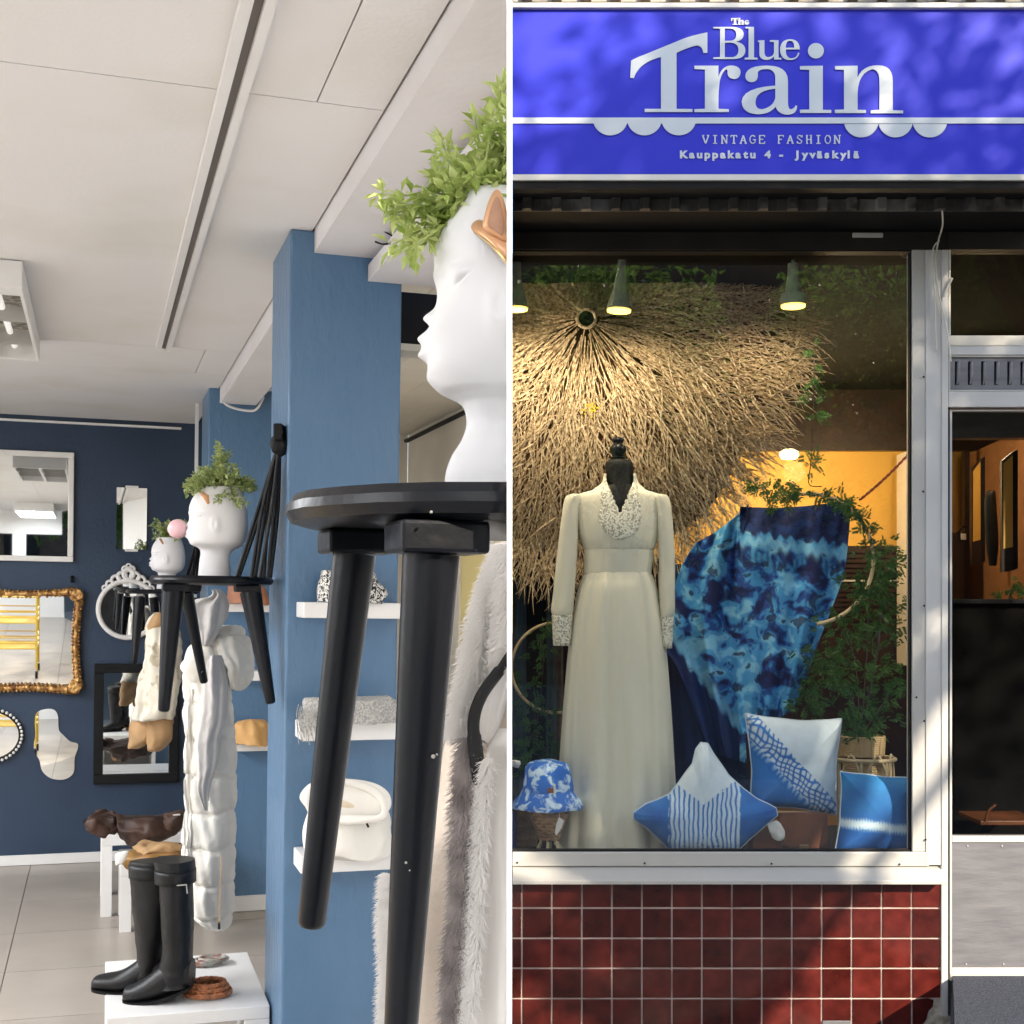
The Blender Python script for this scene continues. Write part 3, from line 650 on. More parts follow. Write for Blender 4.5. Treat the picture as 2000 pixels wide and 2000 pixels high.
# oval mirrors
def oval(cx, cy, rx, rz, label, frame, fmat, fr, beads=0, crest=False):
    c = wq(cx, cy); sx = (wq(cx+rx, cy).x - c.x); sz = (c.z - wq(cx, cy+rz).z)
    t = rthing('wall_mirror', label, 'mirror', (c.x, W, c.z-sz))
    n_ = 48; o_ = [Vector((c.x+math.cos(2*PI*k/n_)*(sx-fr), W-.012, c.z+math.sin(2*PI*k/n_)*(sz-fr))) for k in range(n_)]
    part('glass', MB().prism(o_, (0, .01, 0)), m_mirror, t)
    ring = [Vector((c.x+math.cos(2*PI*k/n_)*(sx-fr*.5), W-.02, c.z+math.sin(2*PI*k/n_)*(sz-fr*.5))) for k in range(n_+1)]
    part('frame', MB().tube(ring, fr*.55, 10), fmat, t, smooth=True)
    if beads:
        for k in range(beads):
            a = 2*PI*k/beads; p_ = Vector((c.x+math.cos(a)*sx, W-.024, c.z+math.sin(a)*sz))
            if p_.x > x_left - .2: part('bead', MB().lathe(p_, [(.001, -.009), (.007, -.006), (.009, 0), (.007, .006), (.001, .009)], 8), m_wfr, t, smooth=True)
    if crest:
        for (dx, dz, r_) in ((0, .045, .028), (-.035, .03, .024), (.035, .03, .024), (-.068, .012, .022), (.068, .012, .022), (-.10, -.012, .018), (.10, -.012, .018), (-.017, .072, .016), (.017, .072, .016), (0, .09, .012), (-.125, -.035, .014), (.125, -.035, .014)):
            p_ = Vector((c.x+dx, W-.022, c.z+sz-.02+dz)); rg = [p_ + Vector((math.cos(2*PI*k/14)*r_, 0, math.sin(2*PI*k/14)*r_)) for k in range(15)]
            part('scroll', MB().tube(rg, r_*.42, 8), fmat, t, smooth=True)
    return t
x_left = wq(0, 1400).x
oval(250, 1190, 62, 60, 'oval mirror in white carved frame with scroll crest', 1, m_white, .026, crest=True)
oval(-22, 1436, 65, 52, 'round mirror with beaded dark rim cut by the left photo edge', 1, m_blackm, .016, beads=44)
bl_ = [(68, 1408), (72, 1392), (88, 1385), (105, 1386), (113, 1398), (115, 1425), (124, 1436), (137, 1448), (151, 1452), (152, 1462), (146, 1480), (144, 1508), (132, 1520), (116, 1523), (97, 1519), (82, 1505), (77, 1485), (68, 1470), (66, 1455), (69, 1435)]
ol = smooth_line([wq(x, y, .008) for x, y in bl_], 4); t = rthing('wall_mirror', 'frameless pebble shaped mirror below the gold mirror', 'mirror', wq(110, 1523))
part('glass', MB().prism(ol, (0, .006, 0)), m_mirror, t)
solo('wall_hook', MB().lathe(wq(141, 1131, .02), [(.004, -.02), (.012, -.012), (.006, 0), (.012, .012), (.003, .02)], 10), m_blackm, 'tiny dark finial hook on the navy wall above the gold mirror', 'hook', room=True)

# ================================================================= CLOTHES LEFT
def wr(amp, k1=5, k2=9, ph=0):
    return lambda a, t: amp*(math.sin(k1*a + ph + 2*t) * .6 + math.sin(k2*a - 3*t + ph*2)*.4)
# white padded coat under the middle stool
ct = thing('padded_coat', 'long white padded coat with eared hood hanging under the middle stool', 'coat', P(410, 1811, 3.6))
rows = [(1222, 425, 470, .05), (1235, 405, 478, .07), (1262, 372, 468, .08), (1285, 362, 455, .08), (1320, 358, 448, .08), (1380, 362, 452, .08), (1450, 366, 460, .085), (1510, 365, 460, .085), (1560, 364, 459, .085), (1640, 372, 458, .085), (1720, 375, 457, .085), (1780, 376, 455, .08), (1800, 390, 452, .07), (1810, 408, 448, .05)]
def quilt(a, t):
    f_ = .004*math.sin(5*a+CPY*.02) + .003*math.sin(11*a-CPY*.05)
    for y_ in (1300, 1370, 1440, 1511, 1583, 1652, 1722, 1785): f_ -= (.013 if y_ > 1500 else .008)*math.exp(-((CPY-y_-3*math.sin(a*3+y_))/4.5)**2)
    return f_ + .006*abs(math.sin((CPY-1511)/71*PI))
part('coat_body', crum(silh(MB(), rows, 4.06, 90, 22, fold=quilt), .004, 22, .0022, 60), m_cream_cloth, ct, smooth=True)
part('hood', crum(silh(MB(), [(1240, 420, 478, .05), (1246, 412, 484, .07), (1275, 425, 490, .08), (1300, 445, 493, .08), (1325, 450, 490, .07), (1345, 452, 478, .04), (1350, 458, 470, .02)], 4.04, 80, 14, fold=wr(.006)), .006, 18, .003, 50), m_cream_cloth, ct, smooth=True)
part('hood_ear', MB().lathe(P(466, 1243, 4.04), [(.015, 0), (.012, .014), (.005, .026), (.001, .031)], 10), m_cream_cloth, ct, smooth=True)
part('collar_flap', crum(silh(MB(), [(1262, 395, 412, .01), (1280, 368, 420, .02), (1300, 352, 425, .03), (1320, 360, 420, .02), (1330, 372, 410, .01)], 3.98, 50, 10), .006, 18, .003, 50), m_cream_cloth, ct, smooth=True)
part('sleeve', crum(silh(MB(), [(1345, 362, 388, .03), (1480, 362, 384, .035), (1560, 362, 385, .035), (1640, 358, 382, .035), (1700, 352, 378, .03)], 4.02, 50, 16, fold=quilt), .006, 18, .003, 50), m_cream_cloth, ct, smooth=True)
part('zip', MB().tube([P(432, 1670, 3.51), P(430, 1740, 3.51), P(428, 1808, 3.53)], .0016, 6), m_tan, ct)
part('zip_pull', MB().box(*(lambda p: (p.x-.003, p.x+.003, p.y-.003, p.y+.003, p.z-.02, p.z))(P(428, 1800, 3.53))), m_blackm, ct)
sc_ = thing('grey_hoodie', 'pale grey hooded top hanging limp in front of the white coat', 'hoodie', P(400, 1580, 3.5))
part('hood', crum(silh(MB(), [(1150, 412, 424, .01), (1160, 410, 436, .02), (1182, 365, 444, .03), (1215, 374, 440, .04), (1240, 382, 428, .04), (1262, 388, 412, .03)], 3.96, 80, 14, fold=wr(.010, 5, 8)), .008, 14, .003, 45), m_grey_cloth, sc_, smooth=True)
part('sleeve', crum(silh(MB(), [(1278, 412, 432, .02), (1320, 398, 442, .03), (1400, 388, 438, .035), (1480, 384, 425, .035), (1540, 388, 410, .03), (1570, 396, 407, .015), (1582, 400, 404, .005)], 3.92, 80, 18, fold=wr(.009, 3, 7)), .008, 12, .003, 40), m_grey_cloth, sc_, smooth=True)
cj = thing('camouflage_jacket', 'pale camouflage jacket hanging over tan trousers under the farthest stool', 'jacket', P(300, 1466, 6.1))
part('jacket', crum(silh(MB(), [(1200, 305, 325, .05), (1220, 292, 345, .08), (1260, 286, 352, .1), (1320, 276, 352, .1), (1380, 262, 345, .1), (1402, 252, 338, .09), (1406, 256, 334, .05)], 6.1, 80, 14, fold=wr(.014)), .02, 10, .006, 32), m_camo, cj, smooth=True)
part('collar', silh(MB(), [(1196, 305, 322, .04), (1208, 296, 326, .05), (1222, 288, 322, .05), (1236, 286, 300, .03)], 6.05, 20, 4), m_tan, cj, smooth=True)
part('trousers', crum(silh(MB(), [(1398, 258, 336, .06), (1420, 254, 334, .07), (1460, 252, 276, .04), (1462, 254, 270, .02)], 6.15, 60, 8), .014, 10, .005, 32), m_tan, cj, smooth=True)
part('trousers', crum(silh(MB(), [(1398, 280, 336, .06), (1440, 286, 334, .07), (1462, 292, 318, .05), (1466, 296, 312, .02)], 6.12, 60, 8), .014, 10, .005, 32), m_tan, cj, smooth=True)

# near shearling coat with fur
fc = thing('fur_coat', 'cream shearling coat with thick white fur edges hanging under the near stool', 'coat', P(870, 2150, 1.5))
body = silh(MB(), [(1060, 968, 1100, .04), (1100, 960, 1100, .05), (1180, 936, 1100, .06), (1300, 905, 1120, .06), (1450, 868, 1140, .06), (1600, 845, 1150, .06), (1690, 770, 1160, .06), (1800, 762, 1160, .06), (2160, 758, 1160, .06)], 1.5, 60, 8, fold=wr(.006, 5, 9))
part('coat_body', body, m_coat, fc, smooth=True)
mb = MB(); rnd = random.Random(21); cx_ = []
def furline(mb, pts, width, dens, L, Y, rnd, bias=(-1, 0)):
    sm = smooth_line([Vector((x, y, 0)) for x, y in pts], 14, False)
    for i in range(len(sm)-1):
        seg = (sm[i+1]-sm[i]).length
        for _ in range(int(seg*dens)):
            q = sm[i].lerp(sm[i+1], rnd.random()); off = rnd.uniform(-1, 1)*width
            p = P(q.x+off, q.y, Y - (1-(off/width)**2)*.012 + rnd.uniform(-.002, .002))
            d = Vector((bias[0]+off/width*.8+rnd.gauss(0, .5), -.55+rnd.gauss(0, .25), -.7+rnd.gauss(0, .55) + bias[1]))
            mb.tube([p, p+d.normalized()*L*.5+Vector((0, 0, -.001)), p+d.normalized()*L*rnd.uniform(.7, 1.2)+Vector((0, 0, -L*.25))], [.00075, .0005, .0001], 3, False)
furline(mb, [(985, 1075), (962, 1140), (942, 1210), (925, 1290), (908, 1370), (893, 1440)], 22, 9, .013, 1.435, rnd)
furline(mb, [(762, 1705), (757, 1800), (760, 1900), (757, 2010)], 12, 8, .011, 1.43, rnd, (-1, .3))
furline(mb, [(985, 1060), (988, 1200), (985, 1300)], 20, 9, .012, 1.42, rnd)
part('fur_trim', mb, m_fur, fc, kind='stuff')
mb = MB()
furline(mb, [(918, 1440), (908, 1560), (905, 1650), (903, 1750), (893, 1860), (883, 2010)], 14, 9, .016, 1.42, rnd, (-.3, 0))
part('fur_edge', mb, m_furd, fc, label='grey brown fur seam down the coat front', kind='stuff')
mb = MB(); furline(mb, [(950, 1480), (940, 1600), (935, 1700), (925, 1850), (915, 2010)], 14, 7, .012, 1.415, rnd, (-.9, 0)); part('fur_trim', mb, m_fur, fc, kind='stuff')
part('fur_panel', silh(MB(), [(1420, 962, 1100, .03), (1480, 942, 1100, .04), (1600, 930, 1100, .045), (1750, 922, 1100, .045), (2160, 905, 1100, .045)], 1.46, 48, 8, fold=wr(.005, 7, 11)), m_fur, fc, smooth=True)
part('fur_collar', silh(MB(), [(1062, 975, 1060, .02), (1120, 962, 1060, .03), (1220, 940, 1040, .035), (1330, 918, 1010, .035), (1430, 895, 980, .03), (1470, 890, 930, .015)], 1.465, 40, 8, fold=wr(.005, 7, 11)), m_fur, fc, smooth=True)
st = [P(998, 1275, 1.40), P(975, 1310, 1.40), P(940, 1360, 1.40), P(925, 1410, 1.40), P(930, 1470, 1.40), P(938, 1535, 1.41)]
solo('leather_strap', MB().tube(smooth_line(st, 8, False), [.006]*8+[.0085]*20+[.010]*12+[.004], 10, flat=.35), m_leath, 'black leather strap with frayed end lying over the white fur', 'strap', smooth=True)

# patterned bag, scarf, hoodie on shelves
def onshelf(px, Yq): return toroom(P(px, 1190, Yq))
solo('patterned_bag', crum(silh(MB(), [(1113, 640, 690, .02), (1118, 628, 726, .05), (1135, 622, 738, .06), (1150, 621, 756, .06), (1160, 621, 757, .06), (1176, 624, 744, .06)], 3.42, 70, 10, fold=wr(.004)), .006, 18, .003, 50), m_bw, 'black and white patterned soft bag on the top pillar shelf', 'bag', smooth=True)
sf = thing('scarf', 'grey tweed scarf with fringed end folded on the middle pillar shelf', 'scarf', P(680, 1412, 3.42))
part('cloth', silh(MB(), [(1362, 600, 768, .03), (1366, 592, 774, .05), (1380, 588, 775, .06), (1396, 590, 775, .06), (1411, 596, 775, .06)], 3.40, 50, 5, fold=wr(.006, 7, 12)).jitter(.008, 30), m_tweed, sf, smooth=True)
mb = MB()
for i in range(26):
    x_ = 580+i*1.35+rnd.uniform(-1, 1); y0_ = 1376+rnd.uniform(0, 20); mb.tube(smooth_line([P(x_+4, y0_, 3.33), P(x_, y0_+22, 3.325), P(x_+6+rnd.uniform(-5, 5), 1425+rnd.uniform(0, 30), 3.33)], 4, False), .0013, 4)
part('fringe', mb, m_tweed, sf, kind='stuff')
wh = thing('folded_hoodie', 'folded white hoodie with round hood on the lowest pillar shelf', 'hoodie', P(680, 1667, 3.4))
part('folded_body', crum(silh(MB(), [(1585, 600, 755, .05), (1600, 592, 760, .07), (1640, 590, 764, .08), (1660, 594, 766, .08), (1667, 600, 764, .07)], 3.40, 100, 14, fold=wr(.008, 3, 7)), .016, 9, .005, 28), m_cream_cloth, wh, smooth=True)
hd = [P(588, 1570, 3.31), P(592, 1548, 3.31), P(620, 1528, 3.31), (P(670, 1521, 3.31)), P(720, 1530, 3.31), P(752, 1550, 3.31), P(764, 1574, 3.31), P(755, 1592, 3.31), P(725, 1600, 3.31), P(670, 1606, 3.31), P(615, 1600, 3.31)]
part('hood', polar(MB(), smooth_line(hd, 5), P(675, 1568, 3.31), .012, .05, 26).jitter(.012, 14), m_cream_cloth, wh, smooth=True)
part('hood_opening', polar(MB(), smooth_line([c_.lerp(P(680, 1572, 3.31), .26) for c_ in hd], 5), P(680, 1572, 3.298), .003, .003, 16).jitter(.010, 14), M('cream_fleece', (.66, .56, .42), .95, bump=.5, bs=80), wh, smooth=True)
part('hood_rim', MB().tube(smooth_line([c_.lerp(P(680, 1572, 3.31), .12)+Vector((0, -.012, 0)) for c_ in hd], 5)+[hd[0].lerp(P(680, 1572, 3.31), .12)+Vector((0, -.012, 0))], .010, 12).jitter(.012, 16), m_cream_cloth, wh, smooth=True)
part('cord_tip', MB().tube([P(716, 1608, 3.3), P(720, 1616, 3.3)], .0028, 8), m_blackm, wh)
solo('brown_box', crum(silh(MB(), [(1138, 449, 478, .04), (1142, 447, 512, .05), (1160, 446, 522, .06), (1178, 446, 526, .06)], 6.05, 50, 8), .012, 12, .004, 40), M('rust_leather', (.36, .15, .08), .6, var=.2), 'rust brown bag on the top shelf of the farther pillar', 'bag', smooth=True)
solo('folded_cloth', crum(silh(MB(), [(1404, 482, 500, .03), (1409, 462, 515, .06), (1420, 458, 521, .08), (1440, 456, 522, .08), (1452, 458, 522, .08)], 6.08, 60, 10, fold=wr(.008)), .016, 9, .006, 28), m_orange_knit, 'orange cloth folded on the lowest shelf of the farther pillar', 'cloth', smooth=True)

# ================================================================= TABLES, PLINTH, BOOTS
def side_table(x0, x1, y0, y1, zt, lw, label):
    t = rthing('side_table', label, 'table', ((x0+x1)/2, (y0+y1)/2, FZ), group='nested white side tables')
    part('table_top', MB().box(x0, x1, y0, y1, zt-.05, zt), m_white, t, bev=.003)
    for a, b in ((x0, y0), (x1-lw, y0), (x0, y1-lw), (x1-lw, y1-lw)): part('leg', MB().box(a, a+lw, b, b+lw, FZ, zt-.0505), m_white, t, bev=.002)
a = Q(196, 1792, 2, FZ); zt = Q(196, 1632, 1, a.y).z
side_table(a.x, a.x+.55, a.y, a.y+.5, zt, .05, 'taller white side table under the dark brown garment')
b = Q(233, 1822, 2, FZ); zt2 = Q(233, 1690, 1, b.y).z
side_table(b.x, b.x+.42, b.y, b.y+.38, zt2, .05, 'lower white side table nested in front, under tan leather pieces')
lj = thing('leather_jacket', 'crumpled dark brown leather garment on the white side table', 'garment', P(270, 1650, 5.85))
part('garment_body', crum(silh(MB(), [(1590, 215, 345, .06), (1596, 205, 350, .11), (1606, 214, 354, .14), (1618, 226, 352, .14), (1632, 232, 340, .13), (1642, 238, 312, .11), (1650, 244, 290, .07)], 5.85, 60, 8), .035, 7, .018, 22), m_brownl, lj, smooth=True)
part('garment_sleeve', crum(silh(MB(), [(1582, 186, 212, .05), (1590, 178, 226, .09), (1604, 176, 232, .10), (1616, 184, 236, .09), (1626, 194, 232, .06)], 5.78, 44, 8), .035, 9, .022, 26), m_brownl, lj, smooth=True)
part('garment_collar', crum(silh(MB(), [(1586, 322, 354, .03), (1592, 312, 358, .05), (1606, 318, 357, .05), (1618, 326, 354, .04)], 5.72, 30, 6), .02, 12, .01, 30), m_brownl, lj, smooth=True)
part('metal_ring', MB().tube([P(338, 1592, 5.68), P(352, 1591, 5.68)], .004, 6), m_steel, lj)
solo('leather_bag', crum(silh(MB(), [(1642, 296, 340, .04), (1648, 268, 350, .08), (1660, 262, 350, .1), (1668, 262, 348, .1)], 5.62, 44, 7), .03, 9, .015, 28), m_tan, 'tan suede bag lying under the dark brown garment', 'bag', smooth=True)
solo('leather_belt', crum(silh(MB(), [(1664, 262, 345, .08), (1670, 240, 350, .1), (1680, 236, 350, .1), (1690, 240, 300, .08)], 5.56, 44, 7), .03, 9, .014, 26), M('ochre_leather', (.30, .16, .05), .5, var=.3, vs=12), 'ochre leather roll on the lower side table with white paper', 'leather goods', smooth=True)
solo('paper_sheet', silh(MB(), [(1662, 242, 250, .005), (1668, 226, 250, .01), (1684, 225, 242, .01), (1690, 226, 232, .004)], 5.4, 12, 3), m_tag, 'crumpled white paper at the edge of the lower side table', 'paper')
# plinth
PZ = -1.145
f1 = Q(207, 1938, 2, PZ); f2 = Q(549, 1962, 2, PZ); k1 = Q(500, 1858, 2, PZ)
px0, px1, py0, py1 = f1.x, .474, min(f1.y, f2.y)+.0, k1.y
pt = rthing('plinth', 'low white display table with square opening, carrying the black boots', 'display table', ((px0+px1)/2, py0, FZ))
part('table_top', MB().box(px0, px1, py0, py1, PZ-.035, PZ), m_white, pt, bev=.002)
part('front_panel', MB().box(px0, px1-.26, py0+.001, py0+.03, FZ, PZ-.0355), m_white, pt, bev=.002)
part('front_panel', MB().box(px1-.07, px1, py0+.001, py0+.03, FZ, PZ-.0355), m_white, pt, bev=.002)
part('front_panel', MB().box(px1-.2595, px1-.0705, py0+.002, py0+.03, FZ, PZ-.12), m_white, pt)
part('side_panel', MB().box(px0, px0+.03, py0+.031, py1, FZ, PZ-.0355), m_white, pt)
part('side_panel', MB().box(px1-.03, px1, py0+.031, py1, FZ, PZ-.0355), m_white, pt)
def boot(shaft, foot, Y, label):
    t = thing('riding_boot', label, 'boot', P(foot[0][0], foot[0][1], Y), 'pair of tall black leather boots on the white plinth')
    part('shaft', crum(silh(MB(), shaft, Y, 70, 14, fold=lambda a, t: .0015*math.sin(3*a)+.004*max(0, t-.72)*math.sin(CPY*.22+math.sin(a)*2)*3), .006, 9, .0012, 50), m_leath, t, smooth=True)
    n_ = 20; rings = []
    for (x, yb, yt, hw) in cat_rows(foot, 5):
        bq = P(x, yb, Y); tq = P(x, yt, Y); c_ = (bq+tq)/2; hh = (tq.z-bq.z)/2
        rings.append([c_ + Vector((0, math.cos(2*PI*k/n_)*hw, (abs(math.sin(2*PI*k/n_))**.8)*math.copysign(1, math.sin(2*PI*k/n_))*hh)) for k in range(n_)])
    part('foot', MB().loft(rings), m_leath, t, smooth=True)
    sr = []
    for (x, yb, yt, hw) in cat_rows(foot, 5):
        bq = P(x, yb, Y); sr.append([bq + Vector((0, math.cos(2*PI*k/n_)*hw*1.06, (.006 if math.sin(2*PI*k/n_) > 0 else -.002))) for k in range(n_)])
    part('sole', MB().loft(sr), m_blackm, t)
    yb0 = shaft[0][0]; part('top_band', silh(MB(), [(shaft[1][0]-3, shaft[1][1]-1, shaft[1][2]+1, shaft[1][3]+.003), (shaft[1][0]+22, shaft[1][1]-.5, shaft[1][2]+1, shaft[1][3]+.003)], Y, 32, 3, cap=False), m_leath, t, smooth=True, solid=.003)
    return t
bt1 = boot([(1680, 256, 340, .055), (1690, 254, 345, .06), (1760, 258, 343, .06), (1830, 265, 330, .055), (1870, 270, 322, .05), (1900, 262, 322, .05), (1925, 250, 322, .045)],
     [(325, 1930, 1868, .045), (290, 1933, 1860, .048), (262, 1934, 1880, .05), (235, 1934, 1896, .05), (205, 1932, 1902, .045), (188, 1930, 1906, .035), (182, 1928, 1912, .02)], (RM @ Q(240, 1933, 2, PZ)).y, 'rear black riding boot, toe pointing farther left')
bt2 = boot([(1679, 300, 379, .06), (1700, 305, 380, .065), (1720, 312, 375, .06), (1800, 315, 377, .06), (1850, 318, 376, .055), (1890, 312, 376, .055), (1925, 305, 376, .05)],
     [(376, 1926, 1872, .04), (345, 1938, 1866, .05), (315, 1948, 1885, .052), (290, 1952, 1905, .052), (265, 1954, 1920, .048), (248, 1954, 1926, .035), (243, 1951, 1932, .02)], (RM @ Q(300, 1953, 2, PZ)).y, 'front black riding boot with buckle strap, beside the braided belt')
BY = (RM @ Q(300, 1953, 2, PZ)).y-.063
part('strap', MB().tube([P(340, 1730, BY), P(364, 1728, BY), P(366, 1745, BY)], .0022, 6), m_steel, bt2)
# belt coil
def braid(pts, r, amp, k, mat, parent):
    for ph in (0, 2*PI/3, 4*PI/3):
        q = [p + Vector((0, math.cos(i*k+ph)*amp, math.sin(i*k+ph)*amp)) for i, p in enumerate(pts)]
        part('braid_strand', MB().tube(q, r, 6), mat, parent, smooth=True)
bt = thing('braided_belt', 'coiled tan braided leather belt in front of the boots', 'belt', P(405, 1950, 3.5))
ctr = RM @ Q(405, 1936, 2, PZ+.012)
for ti, (rr_, z_) in enumerate(((.066, .0), (.058, .012), (.050, .024))):
    pts = [ctr + Vector((math.cos(a_/40*2*PI)*rr_*1.0, math.sin(a_/40*2*PI)*rr_*.85, z_)) for a_ in range(42)]
    braid(pts, .0048, .004, 1.0, m_braid, bt)
tl = [ctr + Vector((-.06, .02, .01)), ctr + Vector((-.085, .0, .022)), ctr + Vector((-.10, -.01, .05))]
part('belt_tip', MB().tube(smooth_line(tl, 5, False), .006, 8, flat=.5), m_tan, bt, smooth=True)
br = thing('bracelets', 'beaded bracelets lying behind the boots on the plinth', 'bracelets', RM @ Q(405, 1880, 2, PZ))
cb = RM @ Q(405, 1880, 2, PZ+.008)
for i in range(3):
    cc_ = cb + Vector((.012*i-.01, .01*i, .004*i)); pts = [cc_ + Vector((math.cos(a_/24*2*PI)*.042, math.sin(a_/24*2*PI)*.032, 0)) for a_ in range(25)]
    part('bracelet', MB().tube(pts, .006, 7).jitter(.003, 90), m_bead, br, smooth=True)

# ================================================================= RIGHT: SHOP FACADE (world frame)
def BX(x0, x1, y0, y1, Y, dep, mb=None):
    a = P(x0, y1, Y); b = P(x1, y0, Y); return (mb or MB()).box(a.x, b.x, Y, Y+dep, a.z, b.z)
YS, YC, YW = 4.85, 5.10, 5.36                         # sign face, cladding, window plane
XR = 2060
# sign
sg = thing('shop_sign', 'blue shop sign with white lettering above the display window', 'sign', P(1500, 352, YS))
part('sign_box', BX(1001, XR, 8, 350, YS+.012, .235), m_dark, sg)
part('panel', BX(1001, XR, 16, 340, YS+.006, .005), m_signb, sg)
part('rail', BX(1001, XR, 4.5, 14.5, YS-.012, .03), m_rail, sg, bev=.002)
part('rail', BX(1001, XR, 340, 352, YS-.012, .03), m_rail, sg, bev=.002)
part('stripe', BX(1001, XR, 229.5, 241, YS+.001, .0045), m_signw, sg)
part('underside_trim', BX(1001, XR, 352.5, 368, YS+.0, .05), m_dark, sg)
def cur(t, pts):                                        # path with quadratic corners: (x,y) or (cx,cy,x,y)
    out = []
    for p in pts:
        if len(p) == 2: out.append(Vector((p[0], p[1])))
        else:
            a = out[-1]; c_ = Vector(p[:2]); b = Vector(p[2:])
            for i in range(1, 7): u = i/6; out.append(a*(1-u)**2 + c_*2*u*(1-u) + b*u*u)
    return out
def circ(cx, cy, rx, ry, a0=0, a1=360, n=28): return [Vector((cx+rx*math.cos(math.radians(a0+(a1-a0)*i/n)), cy+ry*math.sin(math.radians(a0+(a1-a0)*i/n)))) for i in range(n+ (0 if a1-a0 >= 360 else 1))]
def glyph(loops, name='letter', yy=YS+.002, thick=.003, k=3.788, ox=990, oy=0, parent=None, label=None, mat=None):
    cu = bpy.data.curves.new('glyph', 'CURVE'); cu.dimensions = '2D'; cu.fill_mode = 'BOTH'; cu.extrude = thick/2
    for lp in loops:
        sp = cu.splines.new('POLY'); sp.points.add(len(lp)-1); sp.use_cyclic_u = True
        for i, p in enumerate(lp):
            q = P(ox+p.x/k, oy+p.y/k, yy); sp.points[i].co = (q.x, q.z, 0, 1)
    tmp = bpy.data.objects.new('t', cu); me = bpy.data.meshes.new_from_object(tmp); bpy.data.objects.remove(tmp); bpy.data.curves.remove(cu)
    m_ = MB(); m_.add([(v.co.x, yy+v.co.z, v.co.y) for v in me.vertices], [tuple(p.vertices) for p in me.polygons]); bpy.data.meshes.remove(me)
    return part(name, m_, mat or m_signw, parent or sg, label=label)
glyph([cur(0, [(912, 578), (919, 450), (960, 425, 1010, 408), (1300, 290), (1360, 265, 1483, 240), (1483, 392), (1452, 392), (1448, 338, 1405, 337), (1340, 350, 1255, 392), (1255, 806), (1372, 808), (1372, 829), (1020, 829), (1020, 806), (1140, 806), (1140, 422), (1060, 440, 1000, 487), (950, 535, 940, 578)])])
glyph([cur(0, [(1388, 487), (1565, 487), (1565, 570), (1590, 487, 1660, 485), (1728, 490, 1729, 533), (1726, 585, 1678, 585), (1632, 580, 1632, 535), (1634, 515, 1622, 513), (1590, 535, 1575, 600), (1566, 660, 1565, 740), (1565, 806), (1642, 809), (1642, 830), (1388, 830), (1388, 809), (1465, 806), (1465, 515), (1388, 512)])])
glyph([cur(0, [(1810, 608), (1765, 605, 1764, 562), (1770, 486, 1925, 486), (2078, 486, 2079, 600), (2079, 760), (2080, 808, 2100, 810), (2122, 808, 2136, 780), (2147, 784), (2146, 848, 2075, 849), (2005, 845, 1988, 790), (1940, 849, 1850, 846), (1738, 838, 1737, 750), (1745, 650, 1986, 634), (1986, 575), (1984, 512, 1920, 511), (1850, 515, 1856, 545), (1862, 606, 1810, 608)]),
       cur(0, [(1986, 657), (1840, 668, 1838, 760), (1842, 815, 1895, 808), (1970, 790, 1986, 725)])])
glyph([cur(0, [(2169, 490), (2337, 487), (2337, 813), (2399, 815), (2399, 836), (2169, 836), (2169, 813), (2237, 811), (2237, 517), (2169, 515)]), circ(2286, 376, 59, 57)])
glyph([cur(0, [(2427, 490), (2594, 487), (2594, 575), (2630, 484, 2744, 484), (2854, 484, 2854, 600), (2854, 816), (2931, 818), (2931, 839), (2691, 839), (2691, 817), (2756, 814), (2756, 600), (2756, 513, 2700, 513), (2600, 540, 2594, 690), (2594, 813), (2656, 815), (2656, 837), (2427, 837), (2427, 813), (2494, 811), (2494, 517), (2427, 515)])])
glyph([cur(0, [(1527, 200), (1670, 200), (1752, 205, 1752, 255), (1750, 300, 1690, 309), (1763, 320, 1764, 372), (1762, 436, 1680, 437), (1527, 437), (1527, 426), (1577, 423), (1577, 213), (1527, 211)]),
       cur(0, [(1612, 212), (1650, 212), (1697, 214, 1697, 256), (1695, 302, 1650, 303), (1612, 303)]), cur(0, [(1612, 316), (1660, 316), (1714, 322, 1714, 370), (1712, 424, 1660, 424), (1612, 424)])])
glyph([cur(0, [(1765, 200), (1828, 200), (1828, 426), (1854, 429), (1854, 441), (1760, 441), (1760, 429), (1788, 426), (1788, 212), (1765, 211)])])
glyph([cur(0, [(1858, 300), (1905, 298), (1905, 390), (1908, 424, 1935, 424), (1975, 420, 1976, 380), (1976, 312), (1946, 310), (1946, 298), (2009, 298), (2009, 428), (2030, 430), (2030, 441), (1977, 441), (1977, 415), (1955, 444, 1918, 444), (1868, 440, 1868, 395), (1868, 312), (1858, 311)])])
glyph([cur(0, [(2166, 366), (2166, 292, 2093, 291), (2022, 295, 2021, 368), (2024, 444, 2095, 445), (2155, 442, 2164, 392), (2153, 392), (2145, 432, 2103, 432), (2062, 430, 2062, 366)]),
       cur(0, [(2062, 354), (2064, 302, 2093, 302), (2126, 302, 2126, 354)])])
# "The"
kk = dict(k=3.864, ox=1330, oy=20)
glyph([[Vector(p) for p in ((378, 60), (438, 60), (438, 82), (430, 82), (427, 68), (417, 68), (417, 104), (428, 106), (428, 110), (388, 110), (388, 106), (399, 104), (399, 68), (389, 68), (386, 82), (378, 82))]], **kk)
glyph([[Vector(p) for p in ((428, 58), (448, 58), (448, 80), (456, 74), (468, 75), (473, 82), (473, 106), (478, 107), (478, 110), (453, 110), (453, 107), (458, 106), (458, 86), (455, 82), (450, 84), (448, 88), (448, 106), (452, 107), (452, 110), (429, 110), (429, 107), (433, 106), (433, 62), (428, 62))]], **kk)
glyph([circ(497, 93, 18, 18, 0, 320, 20)+[Vector((507, 97)), Vector((490, 97))], circ(498, 86, 6, 5)], **kk)
